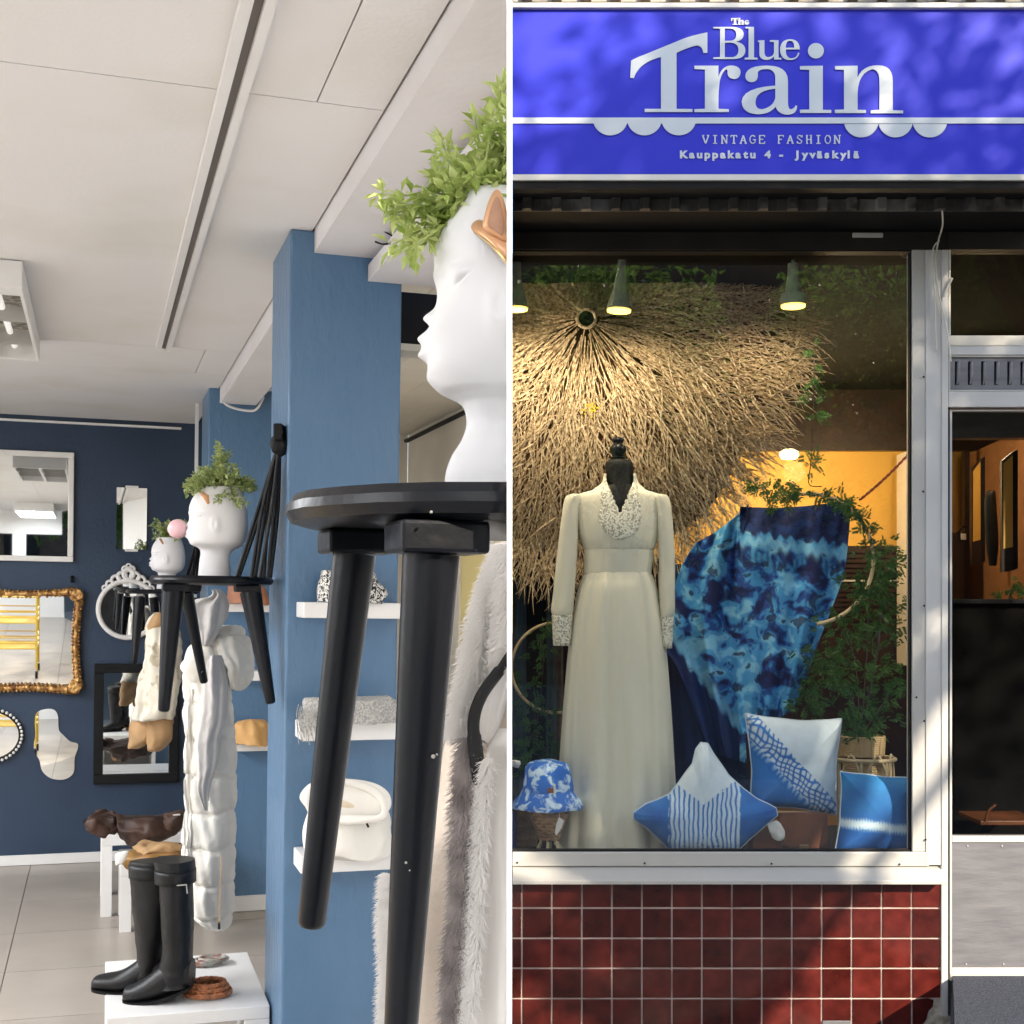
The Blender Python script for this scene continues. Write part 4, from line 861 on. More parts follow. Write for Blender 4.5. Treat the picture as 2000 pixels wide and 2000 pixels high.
# scallops
for cx0 in (765, 1018, 1272): glyph([circ(cx0, 880, 128, 122, 14, 166, 20)], 'scallop')
for cx0 in (2622, 2875, 3130): glyph([circ(cx0, 893, 128, 124, 12, 168, 20)], 'scallop')
# VINTAGE FASHION, slab-serif strokes
LT = {'V': [(0,0,.5,1),(.5,1,1,0),(-.1,0,.28,0),(.72,0,1.1,0)], 'I': [(.5,0,.5,1),(.15,0,.85,0),(.15,1,.85,1)], 'N': [(.1,0,.1,1),(.1,0,.9,1),(.9,0,.9,1),(-.1,0,.2,0),(-.1,1,.3,1),(.7,0,1.1,0)],
      'T': [(.5,0,.5,1),(0,0,1,0),(0,0,0,.22),(1,0,1,.22),(.25,1,.75,1)], 'A': [(.05,1,.5,0),(.5,0,.95,1),(.25,.62,.75,.62),(-.1,1,.25,1),(.75,1,1.1,1)], 'E': [(.1,0,.1,1),(0,0,.95,0),(.1,.48,.7,.48),(0,1,.95,1),(.95,0,.95,.22),(.95,.78,.95,1)],
      'F': [(.15,0,.15,1),(0,0,.95,0),(.15,.48,.7,.48),(0,1,.4,1),(.95,0,.95,.22)], 'H': [(.15,0,.15,1),(.85,0,.85,1),(.15,.5,.85,.5),(0,0,.35,0),(0,1,.35,1),(.65,0,1,0),(.65,1,1,1)],
      'G': [(.95,.15,.6,0),(.6,0,.35,0),(.35,0,.05,.3),(.05,.3,.05,.7),(.05,.7,.35,1),(.35,1,.65,1),(.65,1,.9,.85),(.9,.85,.9,.55),(.55,.55,1.05,.55)], 'O': [(.35,0,.65,0),(.65,0,.95,.3),(.95,.3,.95,.7),(.95,.7,.65,1),(.65,1,.35,1),(.35,1,.05,.7),(.05,.7,.05,.3),(.05,.3,.35,0)],
      'S': [(.9,.2,.65,0),(.65,0,.3,0),(.3,0,.1,.25),(.1,.25,.9,.72),(.9,.72,.68,1),(.68,1,.3,1),(.3,1,.08,.8),(.92,0,.92,.25),(.08,.75,.08,1)]}
x_ = 1372.5
for ch in 'VINTAGE FASHION':
    if ch != ' ':
        mb = MB()
        for i, (a, b, c_, d_) in enumerate(LT[ch]):
            p = P(x_+a*11.5, 264.5+b*15.5, YS+.003); q = P(x_+c_*11.5, 264.5+d_*15.5, YS+.003); d = (q-p)
            if d.length < 1e-6: continue
            d.normalize(); n_ = Vector((-d.z, 0, d.x))*(.0024 if abs(d.z) > .3 and i < 2 else .0016)
            o_ = Vector((0, -.0003*i, 0)); mb.prism([p+n_+o_, p-n_+o_, q-n_+o_, q+n_+o_], (0, .003, 0))
        part('letter', mb, m_signw, sg)
    x_ += 18.35
fnt = bpy.data.curves.new('t', 'FONT')
x_ = 1328
cw = {'K': 18, 'm': 18, 'p': 15.2, '4': 16, ' ': 13, '-': 17, 'J': 13.5, 'i': 9, 'l': 11.5, 't': 13.5}
for ch in 'Kauppakatu 4 - Jyväskylä':
    wd_ = cw.get(ch, 15)
    if ch != ' ':
        tc_ = bpy.data.curves.new('t', 'FONT'); tc_.body = ch; tc_.size = 1.0; tc_.offset = .045; tc_.extrude = .05
        tmp = bpy.data.objects.new('t', tc_); me = bpy.data.meshes.new_from_object(tmp); bpy.data.objects.remove(tmp)
        s_ = 20.0*YS/F; m_ = MB(); xs_ = [v.co.x for v in me.vertices]
        if xs_:
            o = P(x_, 308.5, YS+.003); wsc = 1.15
            m_.add([(o.x+(v.co.x-min(xs_))*s_*wsc, o.y+v.co.z*.02, o.z+v.co.y*s_) for v in me.vertices], [tuple(p.vertices) for p in me.polygons])
            part('letter', m_, m_signw, sg)
        bpy.data.meshes.remove(me)
    x_ += wd_
# cladding above the window and soffit
cl = thing('corrugated_cladding', loc=P(1500, 412, YC), name='corrugated_cladding', label=None, cat=None, kind='structure') if False else thing('corrugated_cladding', None, None, P(1500, 412, YC), kind='structure')
def corr(x0, x1, z0, z1, Y, parent, mt=m_corr):
    pitch = 57*YC/F/1.0; x = x0
    while x < x1:
        pr = [(0, 0), (.30, 0), (.34, .030), (.62, .030), (.66, 0), (1.0, 0)]
        poly = [Vector((x+a*pitch, Y-b, z0)) for a, b in pr] + [Vector((x+pitch, Y+.008, z0)), Vector((x, Y+.008, z0))]
        part('rib', MB().prism(poly, (0, 0, z1-z0)), mt, parent); x += pitch+.001
corr(.004, 2.16, P(0, 412, YC).z, P(0, 412, YC).z+.10, YC, cl, m_corrshade)
corr(.004, 2.16, P(0, 8, YC).z, P(0, 8, YC).z+.9, YC-.02, cl)
struct('soffit_panel', MB().box(.002, 2.2, YC+.01, YW+.10, P(0, 411, YC).z, P(0, 405, YC).z), m_dark)
struct('upper_wall', MB().box(.002, 2.2, YC+.012, YC+.3, P(0, 404, YC).z, 6.5), m_corr)
# frames of the window and door (px measured in the plane YW)
wf = thing('display_window', 'large shop display window with aluminium frame', 'window', P(1400, 1690, YW))
part('head_rail', BX(1001, 1852, 452, 487, YW, .08), m_darkbr, wf, bev=.002)
part('head_lip', BX(1001, 1782, 487.5, 491, YW+.01, .06), m_dark, wf)
part('jamb', BX(1782, 1808, 487.5, 1664, YW, .08), m_steel, wf, bev=.003)
part('jamb', BX(1808.3, 1839, 487.5, 1690, YW-.006, .08), m_postw, wf, bev=.003)
part('bottom_rail', BX(1001, 1815, 1664.5, 1692, YW-.004, .08), m_steel, wf, bev=.003)
part('gasket', BX(1777.5, 1781.8, 491.5, 1664, YW+.012, .03), m_blackm, wf)
part('gasket', BX(1001, 1777.3, 1659.5, 1664, YW+.012, .03), m_blackm, wf)
part('pane', BX(1001, 1777.3, 491.5, 1659.3, YW+.022, .006), m_glass, wf)
for (x_, y_) in ((1804, 736), (1803, 960), (1805, 1183), (1805, 1408), (1808, 1640), (1790, 1362), (1259, 1686), (1010, 1685), (1507, 1687), (1757, 1688)):
    part('screw', MB().lathe(P(x_, y_, YW-.0075), [(.0035, -.002), (.0045, .0), (.0035, .003)], 8, (0, -1, 0)), m_blackm, wf)
sl = thing('window_sill', None, None, P(1400, 1724, YW), kind='structure')
sa = P(1001, 1696, YW).z
mb = MB(); z1_ = P(0, 1692.3, YW).z; yf_ = YW-.085; z0_ = P(0, 1720, yf_).z
mb.prism([Vector((.003, YW+.01, z1_)), Vector((.003, yf_, z0_)), Vector((.003, yf_, z0_-.016)), Vector((.003, YW+.01, z0_-.016))], (P(1838, 0, YW).x-.003-.0, 0, 0))
part('sill_plate', mb, m_steel, sl, bev=.002)
# centre post and door surround
df = thing('door_frame', None, None, P(1850, 1915, YW), kind='structure')
part('post', BX(1839.3, 1852, 487.5, 1985, YW-.012, .12), m_postw, df, bev=.003)
part('post_lower', BX(1838.6, 1839, 1692, 1985, YW-.012, .1), m_postw, df)
part('stone_foot', BX(1830, 1856, 1985.5, 2030, YW-.014, .12).jitter(.004, 40), m_concrete, df)
part('head_frame', BX(1852.3, XR, 452, 487, YW-.004, .08), m_darkbr, df, bev=.002)
part('transom_bar', BX(1852.3, XR, 676, 693, YW-.010, .09), m_postw, df, bev=.002)
part('transom_bar', BX(1852.3, XR, 765, 795, YW-.010, .09), m_postw, df, bev=.003)
part('transom_sill', BX(1852.3, XR, 655, 675.6, YW+.0, .06), m_rail, df, bev=.003)
part('transom_jamb', BX(1852.3, 1857, 487.5, 654.7, YW-.002, .06), m_rail, df, bev=.002)
part('transom_glass', BX(1857.2, XR, 487.5, 654.7, YW+.03, .006), m_glassd, df)
vt = thing('vent_panel', 'grey metal vent grille with vertical slots above the shop door', 'vent', P(1920, 765, YW))
x_ = 1852.3; vz = BX(1838, XR, 693.4, 765, YW-.001, .006)
vm = MB(); xsl = [1869+25.6*i for i in range(8)]
edges_ = [1852.3] + [v for s_ in xsl for v in (s_-4, s_+4)] + [XR]
for a, b in zip(edges_[0::2], edges_[1::2]): BX(a, b, 706, 752, YW+.006, .006, vm)
BX(1852.3, XR, 693.4, 706, YW+.006, .006, vm); BX(1852.3, XR, 752, 764.6, YW+.006, .006, vm)
part('plate', vm, m_kick, vt)
part('backing', BX(1852.3, XR, 693.4, 764.6, YW+.05, .005), m_blackm, vt)
for s_ in xsl: part('slot_hood', MB().tube([P(s_+3, 708, YW+.006), P(s_+3, 740, YW+.004), P(s_, 751, YW+.006)], [.007, .008, .003], 10), m_kick, vt, smooth=True)
for bx in ((1852.3, XR, 693.4, 697), (1852.3, XR, 761.5, 764.6), (1852.3, 1856, 697.3, 761.2)): part('rim', BX(*bx, YW-.004, .009), m_steel, vt)
dr = thing('shop_door', 'glass shop door with grey kick plate', 'door', P(1920, 1905, YW))
part('stile', BX(1855, 1859.5, 800, 1903, YW+.012, .05), m_postw, dr, bev=.001)
part('top_rail', BX(1859.7, XR, 800, 803, YW+.012, .05), m_postw, dr)
part('mid_rail', BX(1859.7, XR, 1633, 1645, YW+.010, .05), m_postw, dr, bev=.002)
part('kick_plate', BX(1859.7, XR, 1645.4, 1890, YW+.014, .02), m_kick, dr)
part('bottom_rail', BX(1859.7, XR, 1890.3, 1902, YW+.010, .05), m_postw, dr, bev=.002)
part('pane', BX(1859.7, XR, 803.3, 1632.7, YW+.03, .006), m_glassd, dr)
for (x_, y_) in ((1890, 1652), (1957, 1652), (1887, 1883), (1960, 1883)): part('rivet', MB().lathe(P(x_, y_, YW+.0125), [(.003, -.002), (.004, 0), (.003, .003)], 8, (0, -1, 0)), m_steel, dr)
part('gasket', BX(1852.5, 1854.8, 795.3, 1903, YW+.0, .05), m_blackm, dr)
struct('threshold', BX(1856, XR, 1902.5, 1916, YW-.004, .08), m_rail, bev=.002)
mt_ = P(1858, 1917, YW); solo('door_mat', MB().prism([Vector((mt_.x+.005, YW-.004, .001)), Vector((1.60, 4.72, .001)), Vector((2.4, 4.72, .001)), Vector((2.4, YW-.004, .001))], (0, 0, .012)), m_mat, 'dark blue grey bristle mat before the shop door', 'door mat')
# awning cords by the door
def cord(pts, r, mat, label):
    solo('cord', MB().tube(smooth_line(pts, 8, False), r, 8), mat, label, 'cord', smooth=True)
cord([P(1840, 410, YC), P(1841, 440, YC+.05), P(1833, 470, YW-.03), P(1827, 510, YW-.03), P(1833, 570, YW-.04), P(1845, 620, YW-.04), P(1853, 665, YW-.04), P(1857, 706, YW-.03)], .0036, m_rail, 'thin pale cable hanging from the sign past the door frame corner')
cord([P(1835, 470, YW-.02), P(1822, 490, YW-.02), P(1825, 560, YW-.02), P(1829, 683, YW-.02)], .003, m_rail, 'straight pale cord running down the frame beside the curving cable')
ra = thing('awning_rod', 'short pale awning rod leaning by the transom window', 'rod', P(1840, 580, YW-.03)); part('rod', MB().tube([P(1843, 578, YW-.02), P(1859, 543, YW-.03)], .006, 8), m_rail, ra, smooth=True)
so_ = solo('window_latch', BX(1666, 1725, 454.5, 463, YW-.012, .011), m_steel, 'small silver latch plate on the dark header above the window', 'latch', bev=.002)
# tiles
tw = thing('tiled_wall', None, None, (1, YW, 0), kind='structure')
part('grout_bed', BX(1001, 1838, 1722, 2060, YW+.002, .1), m_tgrout, tw)
gx = [1001] + [1019.3+58.6*i for i in range(14)] + [1838.5]; gy = [1724, 1773.6, 1832.8, 1891.3, 1950.4, 2009, 2060]
tme = {}
for j in range(6):
    for i in range(len(gx)-1):
        x0_, x1_ = gx[i]+(1.7 if i else 0), gx[i+1]-1.7
        if x1_-x0_ < 6: continue
        y0_, y1_ = gy[j]+1.7, gy[j+1]-1.7
        yy = YW-.004 - rnd.uniform(0, .0012)
        if i == 14 and j >= 4:
            if j == 4:
                q = [(x0_, y0_+1), (x0_+30, y0_-2), (x1_-13, y0_+1), (x1_-15, y0_+14), (x1_-23, y0_+22), (x1_-28, y0_+40), (x0_+14, y1_), (x0_, y1_)]
                part('tile', MB().prism([P(a, b, yy) for a, b in q], (0, .008, 0)), m_tile, tw, label='chipped corner tile')
                part('broken_mortar', BX(1800, 1838, 1953, 2060, YW-.001, .004).jitter(.003, 50), m_concrete, tw)
            continue
        if i == 11 and j == 5:
            vg = thing('wall_vent', 'small metal vent set low in the red tiled wall', 'vent', P((x0_+x1_)/2, 2009, YW)); part('grille', BX(x0_, x1_, 1994, 2060, YW-.008, .012), m_kick, vg, bev=.001); continue
        part('tile', BX(x0_, x1_, y0_, y1_, yy, .01), m_tile, tw, bev=.0012)

# ================================================================= DISPLAY INTERIOR
FZD = .47
ir = thing('shop_interior', None, None, (1, 7, 0), kind='structure')
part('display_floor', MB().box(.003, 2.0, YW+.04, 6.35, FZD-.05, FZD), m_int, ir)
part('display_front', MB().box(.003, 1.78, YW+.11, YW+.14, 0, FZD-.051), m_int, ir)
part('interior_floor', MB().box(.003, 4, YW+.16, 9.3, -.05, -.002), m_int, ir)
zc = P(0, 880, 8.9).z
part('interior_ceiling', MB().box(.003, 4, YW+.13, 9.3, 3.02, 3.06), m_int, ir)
part('dropped_ceiling', MB().box(.003, 4.0, 8.86, 8.92, P(0, 880, 8.86).z, 3.019), m_dwood, ir)
part('rear_wall', MB().box(.003, 4.0, 8.93, 9.0, 0, 3.019), m_orange, ir)
part('side_wall', MB().box(4, 4.1, YW+.13, 9.3, -.05, 3.06), m_terra, ir)
dz = 1.0
struct('dark_backdrop', MB().box(.003, P(1300, 0, 6.7).x, 6.7, 6.74, 0, P(0, 1085, 6.7).z), m_int)  # black sheet added for the darkness behind the dress
# dark shuttered cabinet against the orange wall
cbt = thing('shuttered_cabinet', 'dark wooden slatted cabinet against the orange wall', 'cabinet', P(1680, 1400, 8.8))
part('carcass', BX(1400, 1772, 1066, 1560, 8.84, .08), m_dwood, cbt, bev=.004)
for i in range(17):
    part('slat', BX(1590, 1760, 1074+i*9.5, 1080+i*9.5, 8.82, .018), m_dwood, cbt)
part('metal_strip', BX(1560, 1753, 1132.5, 1136, 8.815, .02), m_postw, cbt)
struct('cream_door_trim', BX(1769, 1777, 882, 1300, 8.6, .2), m_cream)
# right part of the interior seen through the door: terracotta wall running back
xa = P(1884, 0, 8.0).x
struct('terracotta_wall', MB().prism([Vector((P(1888, 0, 8.85).x, 8.85, 0)), Vector((2.9, 6.6, 0)), Vector((2.96, 6.6, 0)), Vector((P(1888, 0, 8.85).x+.06, 8.85, 0))], (0, 0, P(0, 856, 8.0).z)), m_terra)
struct('ceiling_beam_inside', BX(1857, 2100, 803, 855, 7.0, .1), m_kick)
pn_ = thing('wood_post', 'dark wooden post inside the shop behind the door glass', 'post', P(1888, 1300, 8.5)); part('post', BX(1884, 1894, 880, 1400, 8.5, .06), m_dwood, pn_)
def wmirror(x0, x1, xt, y0, y0b, y1, y1b, Y, lab):
    t = thing('hanging_mirror', lab, 'mirror', P((x0+x1)/2, y1, Y), 'tall dark framed mirrors on the terracotta wall')
    part('frame', MB().prism([P(x0, y0b, Y), P(x1, y0, Y), P(x1, y1, Y), P(x0, y1b, Y)], (0, .03, 0)), m_dwood, t)
    part('side', MB().prism([P(x1+.2, y0, Y), P(xt, y0-4, Y), P(xt, y1-4, Y), P(x1+.2, y1, Y)], (0, .03, 0)), m_blackm, t)
    part('glass', MB().prism([P(x0+3, y0b+5, Y-.004), P(x1-1, y0+6, Y-.004), P(x1-1, y1-46, Y-.004), P(x0+3, y1b-46, Y-.004)], (0, .003, 0)), m_orange, t, label='mirror face coloured orange for the wall reflection')  # the orange wall's reflection is put into the face colour
wmirror(1898, 1916, 1924, 896, 915, 1100, 1104, 7.9, 'left tall dark framed mirror on the terracotta wall')
wmirror(1957, 1979, 1988, 882, 900, 1114, 1118, 7.0, 'right tall dark framed mirror on the terracotta wall')
solo('hanging_garment', silh(MB(), [(958, 1932, 1942, .02), (965, 1926, 1944, .03), (990, 1923, 1946, .03), (1060, 1926, 1950, .03), (1105, 1932, 1946, .02)], 7.4, 20, 4), m_blackm, 'dark garment hanging between the two tall mirrors', 'garment', smooth=True)
dk = thing('chest', 'dark chest with small lamp behind the door glass', 'chest', P(1870, 1300, 8.4)); part('body', BX(1857, 1884, 1040, 1500, 8.4, .3), m_dwood, dk, bev=.004); part('lamp_arm', MB().tube(smooth_line([P(1872, 1040, 8.38), P(1880, 1030, 8.38), P(1890, 1028, 8.38)], 5, False), .006, 8), m_blackm, dk, smooth=True)
part('price_card', BX(1877, 1887, 1042, 1054, 8.36, .004), m_tag, dk)
# near-black box added for the darkness behind the lower door glass
ct_ = thing('dark_infill', 'near black counter added for the darkness in the lower part behind the door glass', 'infill', P(1960, 1640, 6.4))
part('body', BX(1862, 2200, 1180, 1640, 6.4, .5), m_int, ct_, bev=.006); part('infill_top', BX(1858, 2200, 1170, 1179.5, 6.36, .6), m_blackm, ct_, bev=.004)
cs = thing('wood_chair', 'low brown wooden chair seat glimpsed through the door bottom', 'chair', P(1960, 1634, 6.0)); part('seat', BX(1915, 2040, 1603, 1612, 6.0, .3), m_satch, cs, bev=.004); part('arm', MB().tube(smooth_line([P(1925, 1603, 6.0), P(1930, 1585, 6.0), P(1945, 1572, 6.0)], 5, False), .006, 8), m_satch, cs, smooth=True)

# pendant lamps with real light
def pend(cx, yt, ym, rtop, rm, Y, label, tilt=0, power=40, neck=None):
    t = thing('spot_lamp', label, 'lamp', P(cx, ym, Y), 'white cone lamps in the display window')
    k = Y/F; c = P(cx, ym, Y); H = (ym-yt)*k; ax = Vector((tilt, 0, 1)).normalized()
    part('shade', MB().lathe(c, [(rm*k, 0), (rm*k*.98, .012), (rm*k*(.95 if neck else .72), H*.26), (rm*k*(.66 if neck else .5), H*.27 if neck else H*.5), (rtop*k, H*.75), (rtop*k*.9, H)], 28, ax), m_lamp, t, smooth=True)
    part('stem', MB().tube([c+ax*H, c+ax*(H+.10)], .008, 8), m_lamp, t)
    part('bulb', MB().lathe(c-ax*.003, [(rm*k*.92, -.006), (rm*k*.92, 0), (rm*k*.5, .002)], 28, ax), m_bulb, t)
    l = bpy.data.lights.new('spot', 'SPOT'); l.energy = power; l.color = (1, .83, .58); l.spot_size = math.radians(165); l.spot_blend = .6; l.shadow_soft_size = .04
    lo_ = bpy.data.objects.new('spot', l); C.objects.link(lo_); lo_.parent = t; lo_.location = -ax*.03; lo_.rotation_euler = (math.radians(16), 0, 0)
pend(1209, 500, 605, 8, 25, 5.62, 'left cone lamp with glowing mouth in front of the straw', .06, 10)
pend(1549, 515, 596, 11, 25, 5.62, 'right cone lamp with glowing mouth at the dark leafy reflection', 0, 10, True)
pend(1008, 505, 602, 10, 24, 5.66, 'cone lamp cut off at the left side of the window', 0, 10)
gl = thing('pendant_globe', 'glowing round lamp over the orange wall deep in the shop', 'lamp', P(1541, 888, 8.2))
part('globe', MB().lathe(P(1541, 898, 8.2), [(.001, 0), (.045, .006), (.062, .028), (.058, .05), (.03, .066), (.001, .07)], 20), m_bulb2, gl, smooth=True)
l = bpy.data.lights.new('globe_light', 'POINT'); l.energy = 26; l.color = (1, .74, .42); l.shadow_soft_size = .07
lo_ = bpy.data.objects.new('globe_light', l); C.objects.link(lo_); lo_.parent = gl; lo_.location = (0, -.15, -.12)
gl2 = thing('ceiling_lamp', 'lamp deeper in the shop behind the door, outside the view', 'lamp', (2.6, 7.2, 2.6)); part('globe', MB().lathe(Vector((2.6, 7.2, 2.6)), [(.001, 0), (.06, .02), (.08, .06), (.05, .1), (.001, .12)], 16), m_bulb2, gl2, smooth=True)
l = bpy.data.lights.new('lamp_light', 'POINT'); l.energy = 12; l.color = (1, .72, .4); l.shadow_soft_size = .08
lo_ = bpy.data.objects.new('lamp_light', l); C.objects.link(lo_); lo_.parent = gl2; lo_.location = (0, 0, -.06)

# straw burst
sw = thing('straw_burst', 'huge shaggy straw decoration spreading like a thatched parasol', 'straw decoration', P(1145, 1100, 6.1))
R5 = random.Random(55)
bnd = [(0, 455), (15, 440), (30, 430), (45, 455), (60, 500), (75, 510), (90, 520), (105, 530), (120, 540), (140, 460), (160, 330), (180, 240), (200, 190), (225, 150), (250, 105), (270, 90), (290, 95), (310, 105), (330, 140), (343, 230), (353, 390), (360, 455)]
def reach(a):
    a = a % 360
    for (a0, r0), (a1, r1) in zip(bnd, bnd[1:]):
        if a0 <= a <= a1: return r0+(r1-r0)*(a-a0)/(a1-a0)
HUB = (1145, 622)
def sdepth(r, a): return 6.16 - .22*math.exp(-(r/60.)**2) + .0 - .12*math.sin(min(1, r/450)*PI) 
mb = MB(); back = []
for k in range(60):
    a = 360*k/60; r = reach(a)*.90; back.append(P(HUB[0]+r*math.cos(math.radians(a)), HUB[1]+r*math.sin(math.radians(a)), 6.24))
part('backing', MB().prism(back, (0, .03, 0)), m_strawd, sw)
N_S = 9800
for i in range(N_S):
    a = R5.uniform(0, 360); R_ = reach(a)
    rr = R_*math.sqrt(R5.random())*.93
    if rr < 16: rr = 16+R5.random()*30
    ln = min(R5.uniform(40, 105), R_*1.04-rr+R5.uniform(10, 40)) if rr > 60 else R5.uniform(70, 150)
    if ln < 18: continue
    droop = (.25 if rr > 120 else .1); ang = math.radians(a + R5.gauss(0, 24 if rr > 130 else (12 if rr > 70 else 4)))
    x = HUB[0]+rr*math.cos(math.radians(a)); y = HUB[1]+rr*math.sin(math.radians(a)); pts = []
    lift = R5.uniform(.0, .05); curl = R5.gauss(0, .5); w0 = R5.uniform(.0019, .0040)
    for s_ in range(6):
        t_ = s_/5; r_now = math.hypot(x-HUB[0], y-HUB[1])
        pts.append(P(x, y, sdepth(r_now, a) - .012 - lift*(1-.4*t_)))
        ang2 = ang + curl*t_ ; dx = math.cos(ang2); dy = math.sin(ang2)+droop*t_
        x += dx*ln/5; y += dy*ln/5
    mb.tube(pts, [w0, w0, w0*.95, w0*.85, w0*.7, w0*.25], 3, False)
part('strands', mb, m_straw, sw, kind='stuff')
part('hub', MB().lathe(P(1145, 622, 5.90), [(.036, -.10), (.040, -.02), (.040, .0), (.034, .003)], 24, (0, -1, 0)), m_int, sw, smooth=True)
part('hub_ring', MB().tube([P(1145, 622, 5.89) + Vector((math.cos(2*PI*k/24)*.042, 0, math.sin(2*PI*k/24)*.042)) for k in range(25)], .008, 8), m_straw, sw, smooth=True)
mb = MB()
for i in range(26):
    p = P(1153+R5.gauss(0, 6), 798+R5.gauss(0, 6), 5.98); mb.leaf(p, Vector((R5.uniform(-1, 1), -.5, R5.uniform(-1, 1))), Vector((0, -1, 0)), .014, .009)
solo('yellow_flower', mb, M('yellow_petals', (.75, .55, .02), .5), 'tiny yellow dried flower caught in the straw', 'flower')

# mannequin and dress
YD = 5.80
mq = thing('mannequin', 'black dress form with turned finial wearing the cream dress', 'mannequin', P(1211, 1655, YD))
k_ = YD/F
part('finial', MB().lathe(P(1207, 916, YD), [(.036, 0), (.024, .012), (.022, .035), (.030, .042), (.033, .05), (.026, .055), (.028, .064), (.036, .075), (.038, .09), (.035, .1), (.022, .108), (.020, .115), (.027, .122), (.028, .13), (.022, .138), (.008, .142)], 28), m_black, mq, smooth=True)
part('neck_block', silh(MB(), [(898, 1190, 1226, .04), (906, 1182, 1236, .055), (935, 1184, 1236, .06), (965, 1188, 1234, .075)], YD, 32, 4), m_blackm, mq, smooth=True)
part('torso', silh(MB(), [(948, 1178, 1244, .06), (968, 1125, 1292, .075), (1000, 1124, 1290, .09), (1080, 1152, 1264, .09), (1130, 1148, 1268, .09)], YD, 40, 5), m_blackm, mq, smooth=True)
part('stand_pole', MB().tube([P(1208, 1130, YD), P(1208, 1655, YD)], .012, 10), m_black, mq, smooth=True)
dr_ = thing('dress', 'long cream chiffon dress with lace collar and cuffs on the black mannequin', 'dress', P(1205, 1660, YD))
def pxof(p): return (1000+p.x/p.y*F, 1198-(p.z-1.5)/p.y*F)
def vw(y): return 0 if y > 1006 else (27 if y < 940 else 27*(1006-y)/66.)
def in_v(c):
    x, y = pxof(c); return c.y < YD and abs(x-1211) < vw(y) and y < 1006
part('bodice', silh(MB(), [(926, 1180, 1242, .062), (945, 1174, 1248, .070), (958, 1152, 1266, .085), (968, 1126, 1290, .098), (985, 1118, 1296, .108), (1020, 1124, 1290, .122), (1050, 1132, 1284, .125), (1068, 1140, 1279, .118), (1076, 1144, 1274, .108)], YD, 120, 12, cap=False, skip=in_v,
      fold=lambda a, t: .0035*math.sin(26*a)*max(0, (t-.72)/.28)*(1 if math.sin(a) < 0 else 0)), m_dress, dr_, smooth=True, solid=.002)
part('waistband', silh(MB(), [(1075, 1143, 1275, .112), (1080, 1142, 1276, .113), (1115, 1141, 1272, .108), (1120, 1142, 1272, .106)], YD, 64, 4, cap=False), m_dress, dr_, smooth=True, solid=.002)
def skf(a, t): return (.002 + .026*t**.8)*(math.sin(9*a+.8)*.55 + math.sin(15*a+t*1.5)*.3 + math.sin(23*a+2)*.15)
part('skirt', silh(MB(), [(1119, 1143, 1271, .108), (1130, 1138, 1276, .12), (1160, 1128, 1284, .135), (1250, 1113, 1298, .15), (1400, 1100, 1310, .17), (1550, 1090, 1318, .19), (1648, 1084, 1322, .20), (1656, 1084, 1323, .20)], YD, 200, 10, cap=False, fold=skf), m_dress, dr_, smooth=True, solid=.002)
part('hem', silh(MB(), [(1650, 1120, 1340, .22), (1659, 1105, 1352, .25)], YD+.02, 120, 3, cap=False, fold=lambda a, t: .02*math.sin(14*a)), m_dress, dr_, smooth=True, solid=.002)
sl_f = lambda a, t: .004*math.sin(3*a+7*t)
part('sleeve', silh(MB(), [(966, 1114, 1136, .03), (972, 1104, 1138, .045), (1000, 1098, 1130, .05), (1080, 1089, 1127, .05), (1160, 1081, 1122, .05), (1190, 1077, 1120, .05), (1201, 1079, 1117, .045)], YD-.03, 40, 6, cap=False, fold=sl_f), m_dress, dr_, smooth=True, solid=.002)
part('sleeve', silh(MB(), [(966, 1276, 1296, .03), (972, 1274, 1305, .045), (1000, 1280, 1311, .05), (1080, 1287, 1317, .05), (1160, 1288, 1318, .05), (1190, 1288, 1318, .05), (1205, 1289, 1314, .045)], YD-.03, 40, 6, cap=False, fold=sl_f), m_dress, dr_, smooth=True, solid=.002)
part('cuff', silh(MB(), [(1201, 1078, 1118, .046), (1261, 1081, 1115, .04)], YD-.032, 32, 4, cap=False), m_lace, dr_, smooth=True, solid=.003)
part('cuff', silh(MB(), [(1205, 1289, 1315, .044), (1266, 1293, 1312, .038)], YD-.032, 32, 4, cap=False), m_lace, dr_, smooth=True, solid=.003)
bod = [(926, 1180, 1242, .066), (945, 1174, 1248, .074), (958, 1152, 1266, .089), (968, 1126, 1290, .102), (985, 1118, 1296, .112), (1020, 1124, 1290, .126), (1050, 1132, 1284, .129), (1068, 1140, 1279, .122)]
def not_lace(c):
    x, y = pxof(c)
    if c.y > YD or y > 1053: return True
    d = abs(x-1211); inner = vw(y); outer = 27+13*math.sin(min(1, (y-925)/90)*PI*.5) if y < 1010 else 40*max(0, 1-((y-1010)/43)**2)**.5
    outer += 1.6*math.sin(y*.55) if y < 1035 else 1.5*math.sin(x*.6)
    return not (inner <= d <= outer)
part('lace_collar', silh(MB(), bod, YD, 160, 14, cap=False, skip=not_lace), m_lace, dr_, smooth=True, solid=.003)

